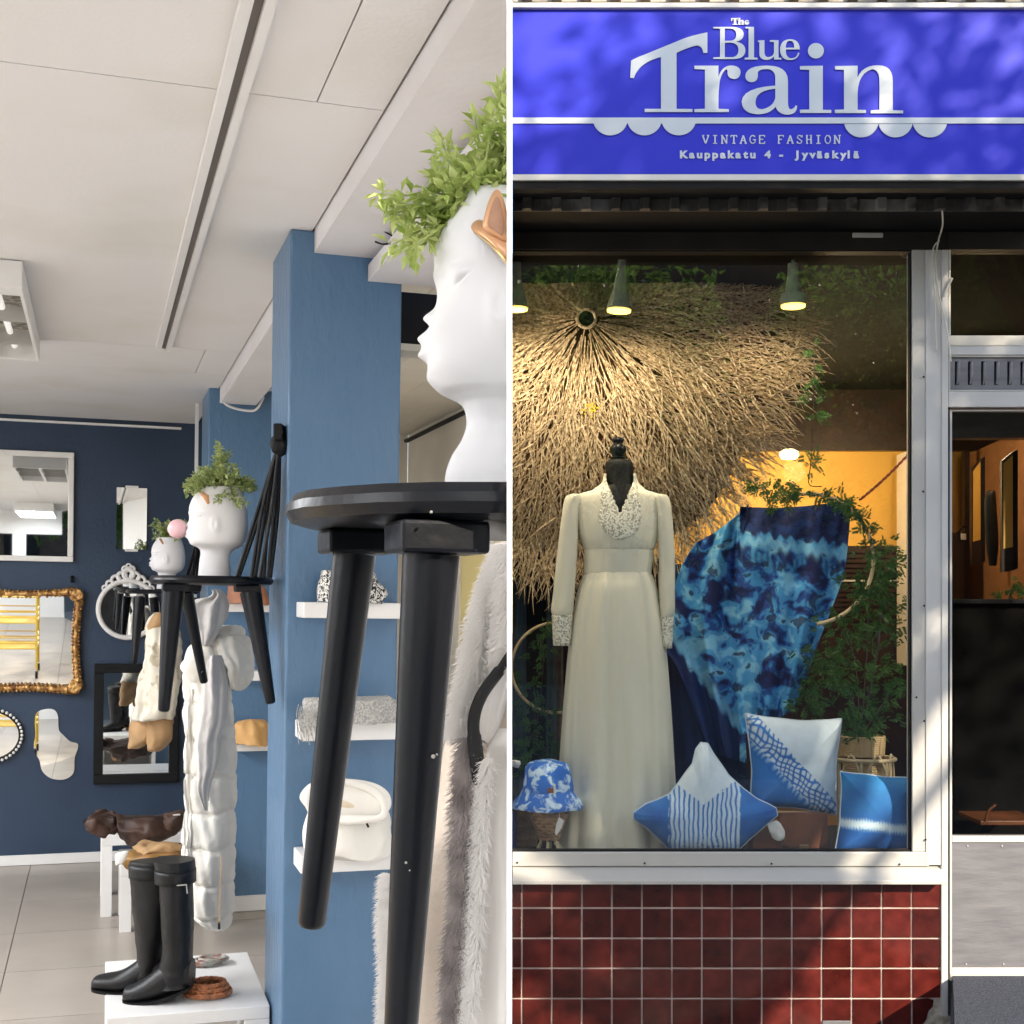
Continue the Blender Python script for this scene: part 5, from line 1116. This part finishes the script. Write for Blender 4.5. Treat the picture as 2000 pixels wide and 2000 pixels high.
# tie-dye cloth hung from the hoop
def cloth(name, label, quad, Y, fold, mat, nu=70, nv=90, dark=None, edge=0):
    """quad: left edge polyline and right edge polyline, px, top to bottom"""
    L_, R_ = quad; mb = MB(); mb.c = []
    def at(pl_, t):
        n_ = len(pl_)-1; i = min(int(t*n_), n_-1); u = t*n_-i; return (pl_[i][0]+(pl_[i+1][0]-pl_[i][0])*u, pl_[i][1]+(pl_[i+1][1]-pl_[i][1])*u)
    vs = []
    for j in range(nv+1):
        t = j/nv; a = at(L_, t); b = at(R_, t)
        for i in range(nu+1):
            s_ = i/nu; x = a[0]+(b[0]-a[0])*s_; y = a[1]+(b[1]-a[1])*s_
            wv = fold(s_, t); vs.append(P(x+math.sin(t*9)*edge*2, y, Y+wv)); mb.c.append((dark(x, y),)*3 if dark else (0, 0, 0))
    fs = [(j*(nu+1)+i, j*(nu+1)+i+1, (j+1)*(nu+1)+i+1, (j+1)*(nu+1)+i) for j in range(nv) for i in range(nu)]
    mb.add(vs, fs); return solo(name, mb, mat, label, 'cloth', smooth=True, solid=.0025)
NV = (.006, .012, .085); MD = (.016, .08, .33); LB = (.075, .36, .70); HB = (.26, .62, .86)
def sst(x, a, b): x = max(0, min(1, (x-a)/(b-a))); return x*x*(3-2*x)
def dye(x, y, navy=0):
    q = Vector((x*.023, y*.023, .7)); wq_ = Vector(nvec(q*1.6))*.55
    n1 = noise.fractal(q+wq_, 1.0, 2.1, 6); n2 = noise.fractal(Vector((x*.045, y*.045, 4))+wq_, 1.0, 2.0, 4)
    c = mixc(NV, MD, sst(n1+.35*n2, -.50, -.26)); c = mixc(c, LB, sst(n1+.35*n2, -.24, -.02)); c = mixc(c, HB, sst(n1+.6*n2, .12, .50))
    c = mixc(c, NV, .85*sst(n2-.35*n1, .33, .45))
    zig = 5*math.sin(x*.30)+8*noise.noise(Vector((x*.05, y*.01, 9)))
    b1 = 1062 + (x-1500)*.16 + zig
    if x > 1445:
        up = sst(b1-14-y, 0, 8); c = mixc(c, mixc(NV, MD, .35*sst(n2, -.2, .4)), up)
        c = mixc(c, HB, .85*math.exp(-((y-b1)/9)**2))
        b2 = 1070+(1445-x)*-.02; st_ = sst(y-b1, 14, 20)*sst(b1+52-y, 0, 10)*(.5+.5*math.sin(x*.55))
        c = mixc(c, NV, .55*st_)
    else:
        b3 = 1238+(x-1310)*1.35+zig; c = mixc(c, HB, .8*math.exp(-((y-b3)/13)**2)*(y > 1150)); c = mixc(c, mixc(NV, MD, .2), sst(y-b3, 12, 20))
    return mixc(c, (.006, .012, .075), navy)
mixc = lambda a, b, t: tuple(x+(y-x)*max(0, min(1, t)) for x, y in zip(a, b))
def cloth(name, label, quad, Y, fold, nu, nv, colf):
    L_, R_ = quad; mb = MB(); mb.c = []; vs = []
    L_ = smooth_line([Vector(p) for p in L_], 10, False); R_ = smooth_line([Vector(p) for p in R_], 10, False)
    def at(pl_, t):
        n_ = len(pl_)-1; i = min(int(t*n_), n_-1); return pl_[i].lerp(pl_[i+1], t*n_-i)
    for j in range(nv+1):
        t = j/nv; a = at(L_, t); b = at(R_, t)
        for i in range(nu+1):
            s_ = i/nu; p = a.lerp(b, s_); y = p.y + 7*math.sin(PI*s_)*(1-t); wv = fold(s_, t)
            vs.append(P(p.x, y, Y+wv)); mb.c.append(colf(p.x, y))
    fs = [(j*(nu+1)+i, j*(nu+1)+i+1, (j+1)*(nu+1)+i+1, (j+1)*(nu+1)+i) for j in range(nv) for i in range(nu)]
    mb.add(vs, fs); return solo(name, mb, m_vc, label, 'cloth', smooth=True, solid=.0025)
def fold1(s_, t):
    u = s_+.05*math.sin(t*5)+.03*noise.noise(Vector((s_*3, t*3, 0)))
    return .060*(abs(math.sin(u*8.2+.4))**1.5-.5)*(.75-.25*t) + .022*math.sin(u*21+2*t) + .018*noise.noise(Vector((s_*6, t*7, 3))) + .02*math.sin(t*16+s_*5)*math.exp(-t*5)
cloth('tie_dyed_cloth', 'big indigo tie dyed cloth with pale bands draped over the hoop', ([(1446, 990), (1440, 1040), (1436, 1120), (1440, 1200), (1440, 1290), (1443, 1400), (1452, 1436)], [(1662, 976), (1657, 1050), (1648, 1120), (1624, 1190), (1598, 1255), (1572, 1330), (1548, 1388)]), 6.0, fold1, 150, 240, dye)
cloth('tie_dyed_cloth', 'narrower blue tie dyed fold hanging behind the dress sleeve', ([(1360, 1060), (1330, 1110), (1304, 1200), (1300, 1265), (1320, 1300), (1350, 1370), (1385, 1470)], [(1462, 985), (1450, 1060), (1446, 1140), (1448, 1220), (1452, 1300), (1454, 1380), (1458, 1490)]), 6.05,
      lambda s_, t: .055*(abs(math.sin(s_*5.5+.6*t))**1.4-.5) + .018*math.sin(s_*17+t*3) + .015*noise.noise(Vector((s_*5, t*6, 8))), 110, 240, dye)
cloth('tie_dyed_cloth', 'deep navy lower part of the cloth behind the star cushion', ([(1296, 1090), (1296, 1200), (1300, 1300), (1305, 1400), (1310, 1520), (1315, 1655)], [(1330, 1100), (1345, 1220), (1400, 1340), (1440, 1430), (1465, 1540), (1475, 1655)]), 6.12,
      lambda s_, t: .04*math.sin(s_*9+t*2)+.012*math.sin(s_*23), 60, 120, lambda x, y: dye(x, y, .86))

# hoops with leaves
def jleaf(mb, p, d, L, rnd, n_=5):
    """pinnate jasmine-like leaf"""
    d = d.normalized(); side = d.cross(Vector((rnd.uniform(-.4, .4), -1, rnd.uniform(-.4, .4)))).normalized()
    for i in range(n_):
        q = p + d*L*(.25+.6*i/n_)
        for s_ in (-1, 1): mb.leaf(q, d*.55+side*s_, Vector((0, -1, .3)), L*.38*(1-.25*i/n_), L*.12)
    mb.leaf(p+d*L*.85, d, Vector((0, -1, .3)), L*.5, L*.14)
def hoop(cx, cy, r, Y, tr_, label, vines, a0=0, a1=360):
    c = P(cx, cy, Y); R_ = r*Y/F
    t = thing('cane_hoop', label, 'hoop', c - Vector((0, 0, R_)), 'cane hoops wound with green vine')
    pts = [c + Vector((math.cos(math.radians(a))*R_, 0, math.sin(math.radians(a))*R_)) for a in range(a0, a1+1, 5)]
    part('cane', MB().tube(pts, tr_, 8), m_cane, t, smooth=True)
    mb = MB(); r_ = random.Random(int(cx))
    for (va, vb, dens, L) in vines:
        for _ in range(dens):
            a = math.radians(r_.uniform(va, vb)); p = c + Vector((math.cos(a), 0, math.sin(a)))*(R_+r_.gauss(0, .012)) + Vector((0, -.012, 0))
            jleaf(mb, p, Vector((r_.gauss(0, 1), -.4, r_.gauss(-.3, 1))), L*r_.uniform(.7, 1.1), r_)
    part('vine', mb, m_jas, t, kind='stuff')
    return t
hoop(1578, 1092, 128, 5.92, .009, 'large cane hoop wound with vine at the right of the blue cloth', [(95, 130, 26, .05), (20, 80, 60, .055), (-5, 20, 16, .05), (-45, -20, 24, .06), (92, 112, 16, .05)], -82, 108)
hoop(1087, 1304, 88, 6.0, .007, 'smaller pale hoop behind the dress at the left of the window', [(80, 110, 7, .03), (235, 290, 22, .035)])
mb = MB(); p0, p1 = P(1781, 880, 6.3), P(1680, 976, 5.95); n_ = 40
for ph in (0, PI): mb.tube([p0.lerp(p1, i/n_)+Vector((math.cos(i*1.0+ph)*.004, math.sin(i*1.0+ph)*.004, -.01*math.sin(PI*i/n_))) for i in range(n_+1)], .0045, 6)
solo('twisted_rope', mb, m_rope, 'dark red twisted rope running from the window corner to the hoop', 'rope', smooth=True)
# hanging vine strand
vn = thing('hanging_vine', 'thin vine strand hanging over the orange wall by the globe lamp', 'vine', P(1586, 940, 5.9))
part('stem', MB().tube(smooth_line([P(1590, 700, 5.9), P(1589, 800, 5.9), P(1584, 900, 5.9), P(1580, 945, 5.9), P(1605, 950, 5.9)], 6, False), .0022, 6), m_dwood, vn, smooth=True)
mb = MB(); r_ = random.Random(4)
for cy_, n_ in ((690, 5), (760, 12), (815, 10), (905, 14)):
    for _ in range(n_): jleaf(mb, P(1588+r_.gauss(0, 8), cy_+r_.gauss(0, 8), 5.9), Vector((r_.gauss(0, 1), -.4, r_.gauss(-.2, .8))), .055*r_.uniform(.6, 1.1), r_)
part('leaves', mb, m_jas, vn, kind='stuff')
# big leafy plant in rattan basket on cane stand
def bushy(name_label, centres, n, L, seed, base, mat=m_jas, tall=True):
    t = thing('leafy_plant', name_label, 'plant', base); mb = MB(); r_ = random.Random(seed); sm = MB()
    for (cx, cy, rx, ry, Y) in centres:
        for _ in range(n):
            u = r_.gauss(0, .5); v = r_.gauss(0, .5)
            p = P(cx+u*rx, cy+v*ry, Y+r_.gauss(0, .06)); jleaf(mb, p, Vector((r_.gauss(u, .8), -.5, r_.gauss(-.35, .6))), L*r_.uniform(.6, 1.15), r_)
        sm.tube(smooth_line([base, base.lerp(P(cx, cy, Y), .6)+Vector((.02, 0, .03)), P(cx, cy, Y)], 5, False), .003, 5)
    part('foliage', mb, mat, t, kind='stuff'); part('stems', sm, m_dwood, t); return t
bushy('dense fern like vine plant growing from the rattan basket', [(1680, 1395, 45, 45, 5.88), (1640, 1340, 40, 50, 5.88), (1700, 1300, 50, 60, 5.95), (1650, 1230, 50, 60, 5.95), (1720, 1200, 45, 60, 6.0), (1610, 1290, 35, 40, 5.95), (1740, 1350, 30, 70, 6.0), (1690, 1130, 40, 40, 6.0), (1730, 1100, 30, 40, 6.0), (1580, 1360, 25, 50, 5.98), (1670, 1430, 40, 20, 5.86)], 46, .06, 9, P(1680, 1440, 5.9))
bushy('dark trailing plant behind the left hoop and bucket hat', [(1040, 1330, 40, 60, 6.1), (1030, 1430, 35, 50, 6.0), (1060, 1250, 30, 50, 6.1), (1025, 1480, 20, 40, 5.9), (1075, 1460, 20, 50, 6.1)], 26, .05, 10, P(1035, 1500, 6.0))
bushy('leafy sprigs gathered at the top of the blue cloth beside the straw', [(1500, 962, 30, 12, 5.9), (1530, 950, 25, 12, 5.9), (1478, 955, 15, 15, 5.9)], 20, .045, 12, P(1500, 985, 5.92))
bushy('small dark leafy plant on the black counter behind the door glass', [(1965, 1160, 25, 14, 6.45), (1985, 1145, 14, 16, 6.45)], 14, .05, 19, P(1970, 1170, 6.45))
bk = thing('rattan_basket', 'pale rattan basket pot holding the fern like plant', 'basket', P(1682, 1475, 5.85))
kk_ = 5.85/F
for i in range(10):
    yy = 1438+i*3.9; part('rattan_ring', MB().tube([P(1682, yy, 5.85)+Vector((math.cos(2*PI*k/28)*(44-i*.35)*kk_, math.sin(2*PI*k/28)*(44-i*.35)*kk_, 0)) for k in range(29)], .0042, 6), m_rattan, bk, smooth=True)
for k in range(14):
    a = 2*PI*k/14; part('upright', MB().tube([P(1682, 1437, 5.85)+Vector((math.cos(a)*.105, math.sin(a)*.105, 0)), P(1682, 1475, 5.85)+Vector((math.cos(a)*.1, math.sin(a)*.1, 0))], .0032, 5), m_rattan, bk)
part('liner', MB().lathe(P(1682, 1474, 5.85), [(.085, 0), (.094, .08), (.08, .081)], 24), m_rattan, bk, smooth=True)
sd_ = thing('cane_stand', 'cane plant stand with curved bracing under the rattan basket', 'plant stand', P(1688, 1650, 5.85))
cst = P(1688, 1482, 5.85)
part('top_ring', MB().tube([cst+Vector((math.cos(2*PI*k/28)*.135, math.sin(2*PI*k/28)*.11, 0)) for k in range(29)], .0095, 8), m_cane, sd_, smooth=True)
for a in (.3, 1.9, 3.5, 4.4, 5.3):
    p = cst+Vector((math.cos(a)*.13, math.sin(a)*.105, 0)); part('leg', MB().tube([p, p+Vector((0, 0, cst.z*-1+FZD))], .0085, 8), m_cane, sd_, smooth=True)
for a in (3.5, 4.5, 5.3): 
    p = cst+Vector((math.cos(a)*.13, math.sin(a)*.105, -.01)); q = cst+Vector((math.cos(a+.9)*.13, math.sin(a+.9)*.105, -.08)); part('brace', MB().tube(smooth_line([p+Vector((0, 0, -.08)), (p+q)/2+Vector((0, -.02, .07)), q], 6, False), .006, 8), m_cane, sd_, smooth=True)
sb_ = thing('lower_basket', 'second pale woven basket inside the cane stand', 'basket', P(1688, 1560, 5.85))
for i in range(16): part('rattan_ring', MB().tube([P(1686, 1490+i*4.2, 5.85)+Vector((math.cos(2*PI*k/24)*.088, math.sin(2*PI*k/24)*.08, 0)) for k in range(25)], .0046, 5), m_rattan, sb_, smooth=True)

# cushions
def cushion(label, corners, Y, th, colf, k=10, pinch=.0, ctr=None, smoothk=None, rings=34):
    pts = []; n_ = len(corners)
    cc_ = ctr or (sum(c[0] for c in corners)/n_, sum(c[1] for c in corners)/n_)
    for i in range(n_):
        a = Vector(corners[i]); b = Vector(corners[(i+1) % n_])
        for j in range(k*2):
            t = j/(k*2); p = a.lerp(b, t); d = Vector(cc_)-p; p = p + d*pinch*math.sin(PI*t); pts.append(p)
    t = thing('cushion', label, 'cushion', P(cc_[0], max(c[1] for c in corners), Y), 'indigo dyed cushions in the display window')
    out = [P(p.x, p.y, Y) for p in pts]
    c0 = P(cc_[0], cc_[1], Y)
    mb = MB(); polar(mb, out, c0, th, th, rings, .45, lambda v: colf(*pxof(v)))
    for v in mb.v:
        v += Vector(nvec(v*9))*.006
    cv = part('cover', mb, m_vc, t, smooth=True); sm_ = cv.modifiers.new('s', 'SMOOTH'); sm_.use_x = sm_.use_z = False; sm_.factor = .6; sm_.iterations = 160
    part('piping', MB().tube([p+Vector(nvec(p*9))*.006 for p in out]+[out[0]], .0035, 8), m_pipe, t, smooth=True)
    return t
BL = (.012, .12, .46); BL2 = (.025, .19, .60); WH = (.74, .86, .95); PALE = (.50, .72, .92)
mixc = lambda a, b, t: tuple(x+(y-x)*max(0, min(1, t)) for x, y in zip(a, b))
def nz(x, y, s_=.05, o=0): return noise.noise(Vector((x*s_, y*s_, o)))
def c_star(x, y):
    half = 34 + (y-1560)*.34 if y > 1530 else 100
    hw = 70 + 10*math.sin((y-1600)/40)
    if y < 1525: return WH if abs(x-1376) < 200 else BL
    if abs(x-1376) > 70+4*nz(x, y, .06): 
        return mixc(WH, mixc(BL, BL2, .5+nz(x, y, .03)), (y-1525-(70-abs(x-1376))*-.05)/12) if y < 1540 else mixc(BL, BL2, .5+nz(x, y, .03))
    vtop = 1572 - abs(x-1374)*.75 + 8*nz(x, y, .2, 3)
    s_ = math.sin((x+2.5*nz(x, y, .05, 7))*2*PI/9.2)
    if y < vtop: return WH
    return BL2 if s_ > .45 else (mixc(WH, BL2, .6) if s_ > .25 else mixc(WH, PALE, .4))
star = [(1369, 1450), (1382, 1452), (1398, 1478), (1420, 1512), (1450, 1540), (1480, 1560), (1516, 1578), (1519, 1592), (1490, 1618), (1462, 1640), (1437, 1664), (1376, 1668), (1310, 1664), (1290, 1642), (1262, 1615), (1238, 1598), (1237, 1588), (1262, 1570), (1308, 1550), (1330, 1524), (1352, 1492), (1360, 1462)]
cushion('star shaped cushion with white peak, blue points and striped belly', star, 5.56, .10, c_star, k=9, ctr=(1376, 1595), rings=80)
def c_sq(x, y):
    d = (y-1400) - (x-1480)*1.10      # diagonal
    d -= 8
    if d < -10: return WH
    if d < 72 + 8*nz(x, y, .03):
        u = (x+y)*.11 + nz(x, y, .03, 2)*1.5; v = (x-y)*.085+nz(x, y, .03, 5)*1.5
        g_ = max(abs(math.sin(u*1.55)), abs(math.sin(v*1.9+u*.5)))
        return mixc(WH, BL2, (abs(math.sin(u*1.7+v))**8+abs(math.sin(v*2.3-u*.6))**8)*1.3) if d < 50 else mixc(PALE, BL2, (d-50)/20+abs(math.sin(u*1.7))**4)
    return mixc(BL2, (.05, .23, .62), .5+nz(x, y, .03)*1.2)
cushion('square cushion split diagonally between white and blue with a honeycomb dyed band', [(1455, 1394), (1645, 1404), (1633, 1592), (1466, 1578)], 5.68, .085, c_sq, pinch=.075, rings=90, k=40)
def c_bl(x, y):
    d = y-(1607+(x-1640)*.10); e = 7+2.5*nz(x, y, .35, 4)+1.5*math.sin(x*1.1)
    if abs(d) < e: return mixc(WH, PALE, abs(d)/e)
    return mixc(mixc(PALE, BL, (abs(d)-e)/6), (.02, .17, .54), .5+nz(x, y, .04)*.8) if abs(d) < e+6 else mixc(BL, (.03, .25, .62), (1620-y)/110+nz(x, y, .03)*.4)
cushion('plain blue cushion with one white dyed line, by the window corner', [(1642, 1506), (1788, 1518), (1790, 1672), (1632, 1668)], 5.52, .07, c_bl, pinch=.05, rings=60, k=36)

# satchel
sa_ = thing('leather_satchel', 'brown leather satchel with flap and brass clasp under the square cushion', 'satchel', P(1545, 1664, 5.60))
part('body', BX(1462, 1618, 1590, 1668, 5.62, .10), m_satch, sa_, bev=.012)
a = [P(x, y, 5.605) for x, y in ((1522, 1587), (1617, 1587), (1617, 1640), (1612, 1652), (1600, 1658), (1545, 1656), (1530, 1652), (1522, 1642))]
part('flap', MB().prism(a, (0, .012, 0)), m_satch, sa_, bev=.003)
part('side_pocket', BX(1470, 1520, 1600, 1664, 5.60, .02), m_satch, sa_, bev=.005)
part('clasp', BX(1562, 1580, 1650, 1664, 5.595, .01), m_brass, sa_, bev=.002)
part('strap', MB().tube(smooth_line([P(1532, 1630, 5.59), P(1530, 1645, 5.59), P(1520, 1658, 5.59), P(1508, 1664, 5.6)], 6, False), .006, 8, flat=.4), m_satch, sa_, smooth=True)
solo('paper_tag', polar(MB(), smooth_line([P(x, y, 5.55) for x, y in ((1500, 1612), (1515, 1604), (1530, 1616), (1534, 1628), (1530, 1640), (1512, 1640), (1505, 1628))], 4), P(1517, 1624, 5.55), .008).jitter(.006, 40), m_tag, 'crumpled white tissue tag on the corner of the star cushion', 'tag', smooth=True)
# bucket hat on woven stand
hk = 5.62/F; hc = P(1070, 1574, 5.62)
ht = thing('bucket_hat', 'blue and white tie dyed bucket hat resting on the woven stand', 'hat', hc)
part('brim', MB().lathe(hc, [(69*hk, -.006), (70*hk, .004), (66*hk, .022), (56*hk, .048), (50*hk, .070)], 48).jitter(.008, 10), m_hat, ht, smooth=True)
part('crown', MB().lathe(hc, [(50*hk, .066), (49*hk, .10), (46*hk, .14), (44*hk, .165), (38*hk, .185), (26*hk, .194), (.001, .198)], 48).jitter(.006, 12), m_hat, ht, smooth=True)
part('label_patch', BX(1069, 1081, 1539, 1549, 5.51, .004), m_satch, ht)
part('label_edge', BX(1082, 1085, 1532, 1552, 5.51, .004), m_tag, ht)
wb = thing('woven_stand', 'seagrass woven stand with splayed wooden feet under the bucket hat', 'stand', P(1072, 1664, 5.62))
for i in range(9):
    yy = 1580+i*7; rr_ = (38-i*2.6)*hk; pts = [P(1072, yy, 5.62)+Vector((math.cos(2*PI*k/36)*rr_, math.sin(2*PI*k/36)*rr_, .0045*math.sin(k*2*PI/4+i*PI))) for k in range(37)]
    part('woven_coil', MB().tube(pts, .0095, 8), m_sea, wb, smooth=True)
for k in range(6):
    a = 2*PI*k/6+.4; p = P(1072, 1636, 5.62)+Vector((math.cos(a)*.03, math.sin(a)*.03, 0)); q = P(1072, 1668, 5.62)+Vector((math.cos(a)*.065, math.sin(a)*.065, 0))
    part('foot', MB().tube([p, q], [.009, .012], 6, flat=.5), m_cane, wb)
tg_ = thing('price_tag', 'white price tag on a string hanging from the bucket hat', 'price tag', P(1094, 1630, 5.5))
part('card', MB().prism([P(x, y, 5.49) for x, y in ((1092, 1596), (1102, 1603), (1096, 1618), (1087, 1632), (1084, 1628), (1086, 1612))], (0, .002, 0)), m_tag, tg_)
part('string', MB().tube([P(1091, 1578, 5.49), P(1093, 1598, 5.488)], .0008, 5), m_tag, tg_)
cr_ = thing('wood_crate', 'brown ribbed wooden box behind the woven stand', 'box', P(1025, 1664, 5.75))
for i in range(7): part('slat', BX(1004, 1050, 1582+i*12, 1593+i*12, 5.75+rnd.uniform(0, .003), .14), m_sea, cr_, bev=.003)
solo('white_flower', MB().lathe(P(1006, 1500, 5.7), [(.002, 0), (.016, .008), (.026, .02), (.024, .03), (.01, .034)], 12).jitter(.012, 50), m_tag, 'white blossom at the left edge beside the bucket hat', 'flower', smooth=True)
solo('navy_jar', silh(MB(), [(1580, 998, 1006, .03), (1600, 996, 1009, .04), (1664, 996, 1009, .04)], 5.6, 16, 4), M('navy_cloth', (.01, .03, .12), .8), 'navy blue edge of cloth at the far left of the display', 'cloth', smooth=True)
# dark cloths filling the left back of the display
for i, (x0_, x1_, c_) in enumerate(((1003, 1028, (.01, .035, .06)), (1068, 1085, (.015, .04, .055)), (1085, 1100, (.10, .075, .06)))):
    solo('hanging_textile', silh(MB(), [(1130+i*20, x0_, x1_, .03), (1300, x0_-2, x1_, .04), (1560, x0_-3, x1_+2, .05)], 6.3+i*.05, 16, 4, fold=wr(.01)), M('textile', c_, .9, var=.3, vs=20), ['dark teal textile hanging at the far left behind the hoop', 'thin dark green textile inside the left hoop', 'brown grey textile between hoop and dress'][i], 'textile', smooth=True)

# ================================================================= TREES BEHIND THE VIEWER (shade and reflections)
def tree(base, ch, rad, n, seed, label, L=.10, blobs=26, squash=.75, bs_=(.28, .5), inner=.25):
    t = thing('street_tree', label, 'tree', base); r_ = random.Random(seed); base = Vector(base); top = base+Vector((0, 0, ch))
    part('trunk', MB().tube([base, base+Vector((.05, 0, ch*.35)), base+Vector((0, .05, ch*.7)), top+Vector((0, 0, rad*.5))], [.17, .13, .10, .03], 10), m_bark, t, smooth=True)
    cs_ = []; lm = MB()
    for _ in range(blobs):
        v = Vector((r_.gauss(0, 1), r_.gauss(0, 1), r_.gauss(0, 1))).normalized()*rad*r_.uniform(inner, .95); v.z *= squash; cs_.append((top+v, r_.uniform(*bs_)*rad*.8))
        lm.tube([base+Vector((0, 0, ch*.6)), (base+Vector((0, 0, ch*.8))+top+v)/2, top+v], [.05, .03, .012], 5)
    part('limbs', lm, m_bark, t, smooth=True)
    mb = MB()
    for i in range(n):
        c_, rr_ = cs_[r_.randrange(len(cs_))]; v = Vector((r_.gauss(0, 1), r_.gauss(0, 1), r_.gauss(0, 1))).normalized()*rr_*r_.random()**.45
        mb.leaf(c_+v, Vector((r_.gauss(0, 1), r_.gauss(0, 1), r_.gauss(-.3, .7))), Vector((r_.gauss(0, .4), r_.gauss(0, .4), 1)), L*r_.uniform(.7, 1.3), L*.6)
    part('crown', mb, m_tleaf, t, kind='stuff')
fc_ = Vector((1.0, 5.0, 2.35))
tree_c = fc_ + S*8.5
tree((tree_c.x, tree_c.y, -.25), tree_c.z+.25, 3.0, 11500, 57, 'leafy street tree behind the viewer that dapples the shop front', .125, 70, .75, (.14, .36), .1)
tree((7.6, -10.5, -.25), 5.6, 4.0, 15000, 32, 'leafy street tree across the road, seen only in reflections', .18)
tree((1.6, -11, -.25), 5.6, 4.2, 17000, 33, 'second leafy tree across the road, seen only in reflections', .2)
tree((-3.0, -15, -.25), 5.2, 3.8, 8000, 34, 'third leafy tree across the road, seen only in reflections', .2)
tree((12, -16, -.25), 6.5, 4.5, 8000, 35, 'far street tree to the right across the road', .24)

ob = thing('added_building', 'plain dark brick block added across the road to keep sky out of the window reflections', 'building', (6, -24, -.38))  # added block, hides the bright sky from the shop glass
part('wall', MB().box(-26, 40, -30, -24, -.38, 13), M('dark_brick', (.07, .045, .035), .9, var=.2), ob)
for i in range(14):
    for j in range(2): part('window', MB().box(-22+i*4.4, -20.4+i*4.4, -23.99, -23.95, 1.2+j*3.2, 2.9+j*3.2), m_blackm, ob)

# ================================================================= TRIM BOTH HALVES AT THE DIVIDER
bpy.context.view_layer.update()
LEFT = {'cornice'}
for o in list(bpy.data.objects):
    if o.type != 'MESH': continue
    top = o
    while top.parent: top = top.parent
    if top.name.split('.')[0] in ('partition_wall', 'road', 'street_tree'): continue
    mw = o.matrix_world; me = o.data
    xs_ = [(mw @ v.co).x for v in me.vertices]
    if not xs_: continue
    cxm = sum(xs_)/len(xs_); room = ORG.get(o.name, (0, False))[1]
    left = room or ORG.get(top.name, (Vector(), False))[1] or top.name.split('.')[0] in ('stool', 'head_planter', 'potted_plant', 'headband', 'fur_coat', 'leather_strap', 'cord_bundle') or cxm < -.05
    if left and max(xs_) > -.0033 or (not left and min(xs_) < .0008):
        lim = -.0033 if left else .0008
        if (left and min(xs_) > lim) or (not left and max(xs_) < lim):
            bpy.data.objects.remove(o); continue
        bm = bmesh.new(); bm.from_mesh(me); inv = mw.inverted()
        co = inv @ Vector((lim, 0, 0)); no = (inv.to_3x3() @ Vector((1, 0, 0))).normalized()
        stuff = o.get('kind') == 'stuff'
        r_ = bmesh.ops.bisect_plane(bm, geom=bm.verts[:]+bm.edges[:]+bm.faces[:], plane_co=co, plane_no=no, clear_outer=left, clear_inner=not left)
        if not stuff:
            ed = [e for e in r_['geom_cut'] if isinstance(e, bmesh.types.BMEdge)]
            try: bmesh.ops.holes_fill(bm, edges=ed, sides=0)
            except Exception: pass
        bm.to_mesh(me); bm.free()
        for m_ in list(o.modifiers):
            if m_.type == 'BEVEL': o.modifiers.remove(m_)
for o in list(bpy.data.objects):
    if o.type == 'EMPTY' and not o.children and o.parent is None: bpy.data.objects.remove(o)
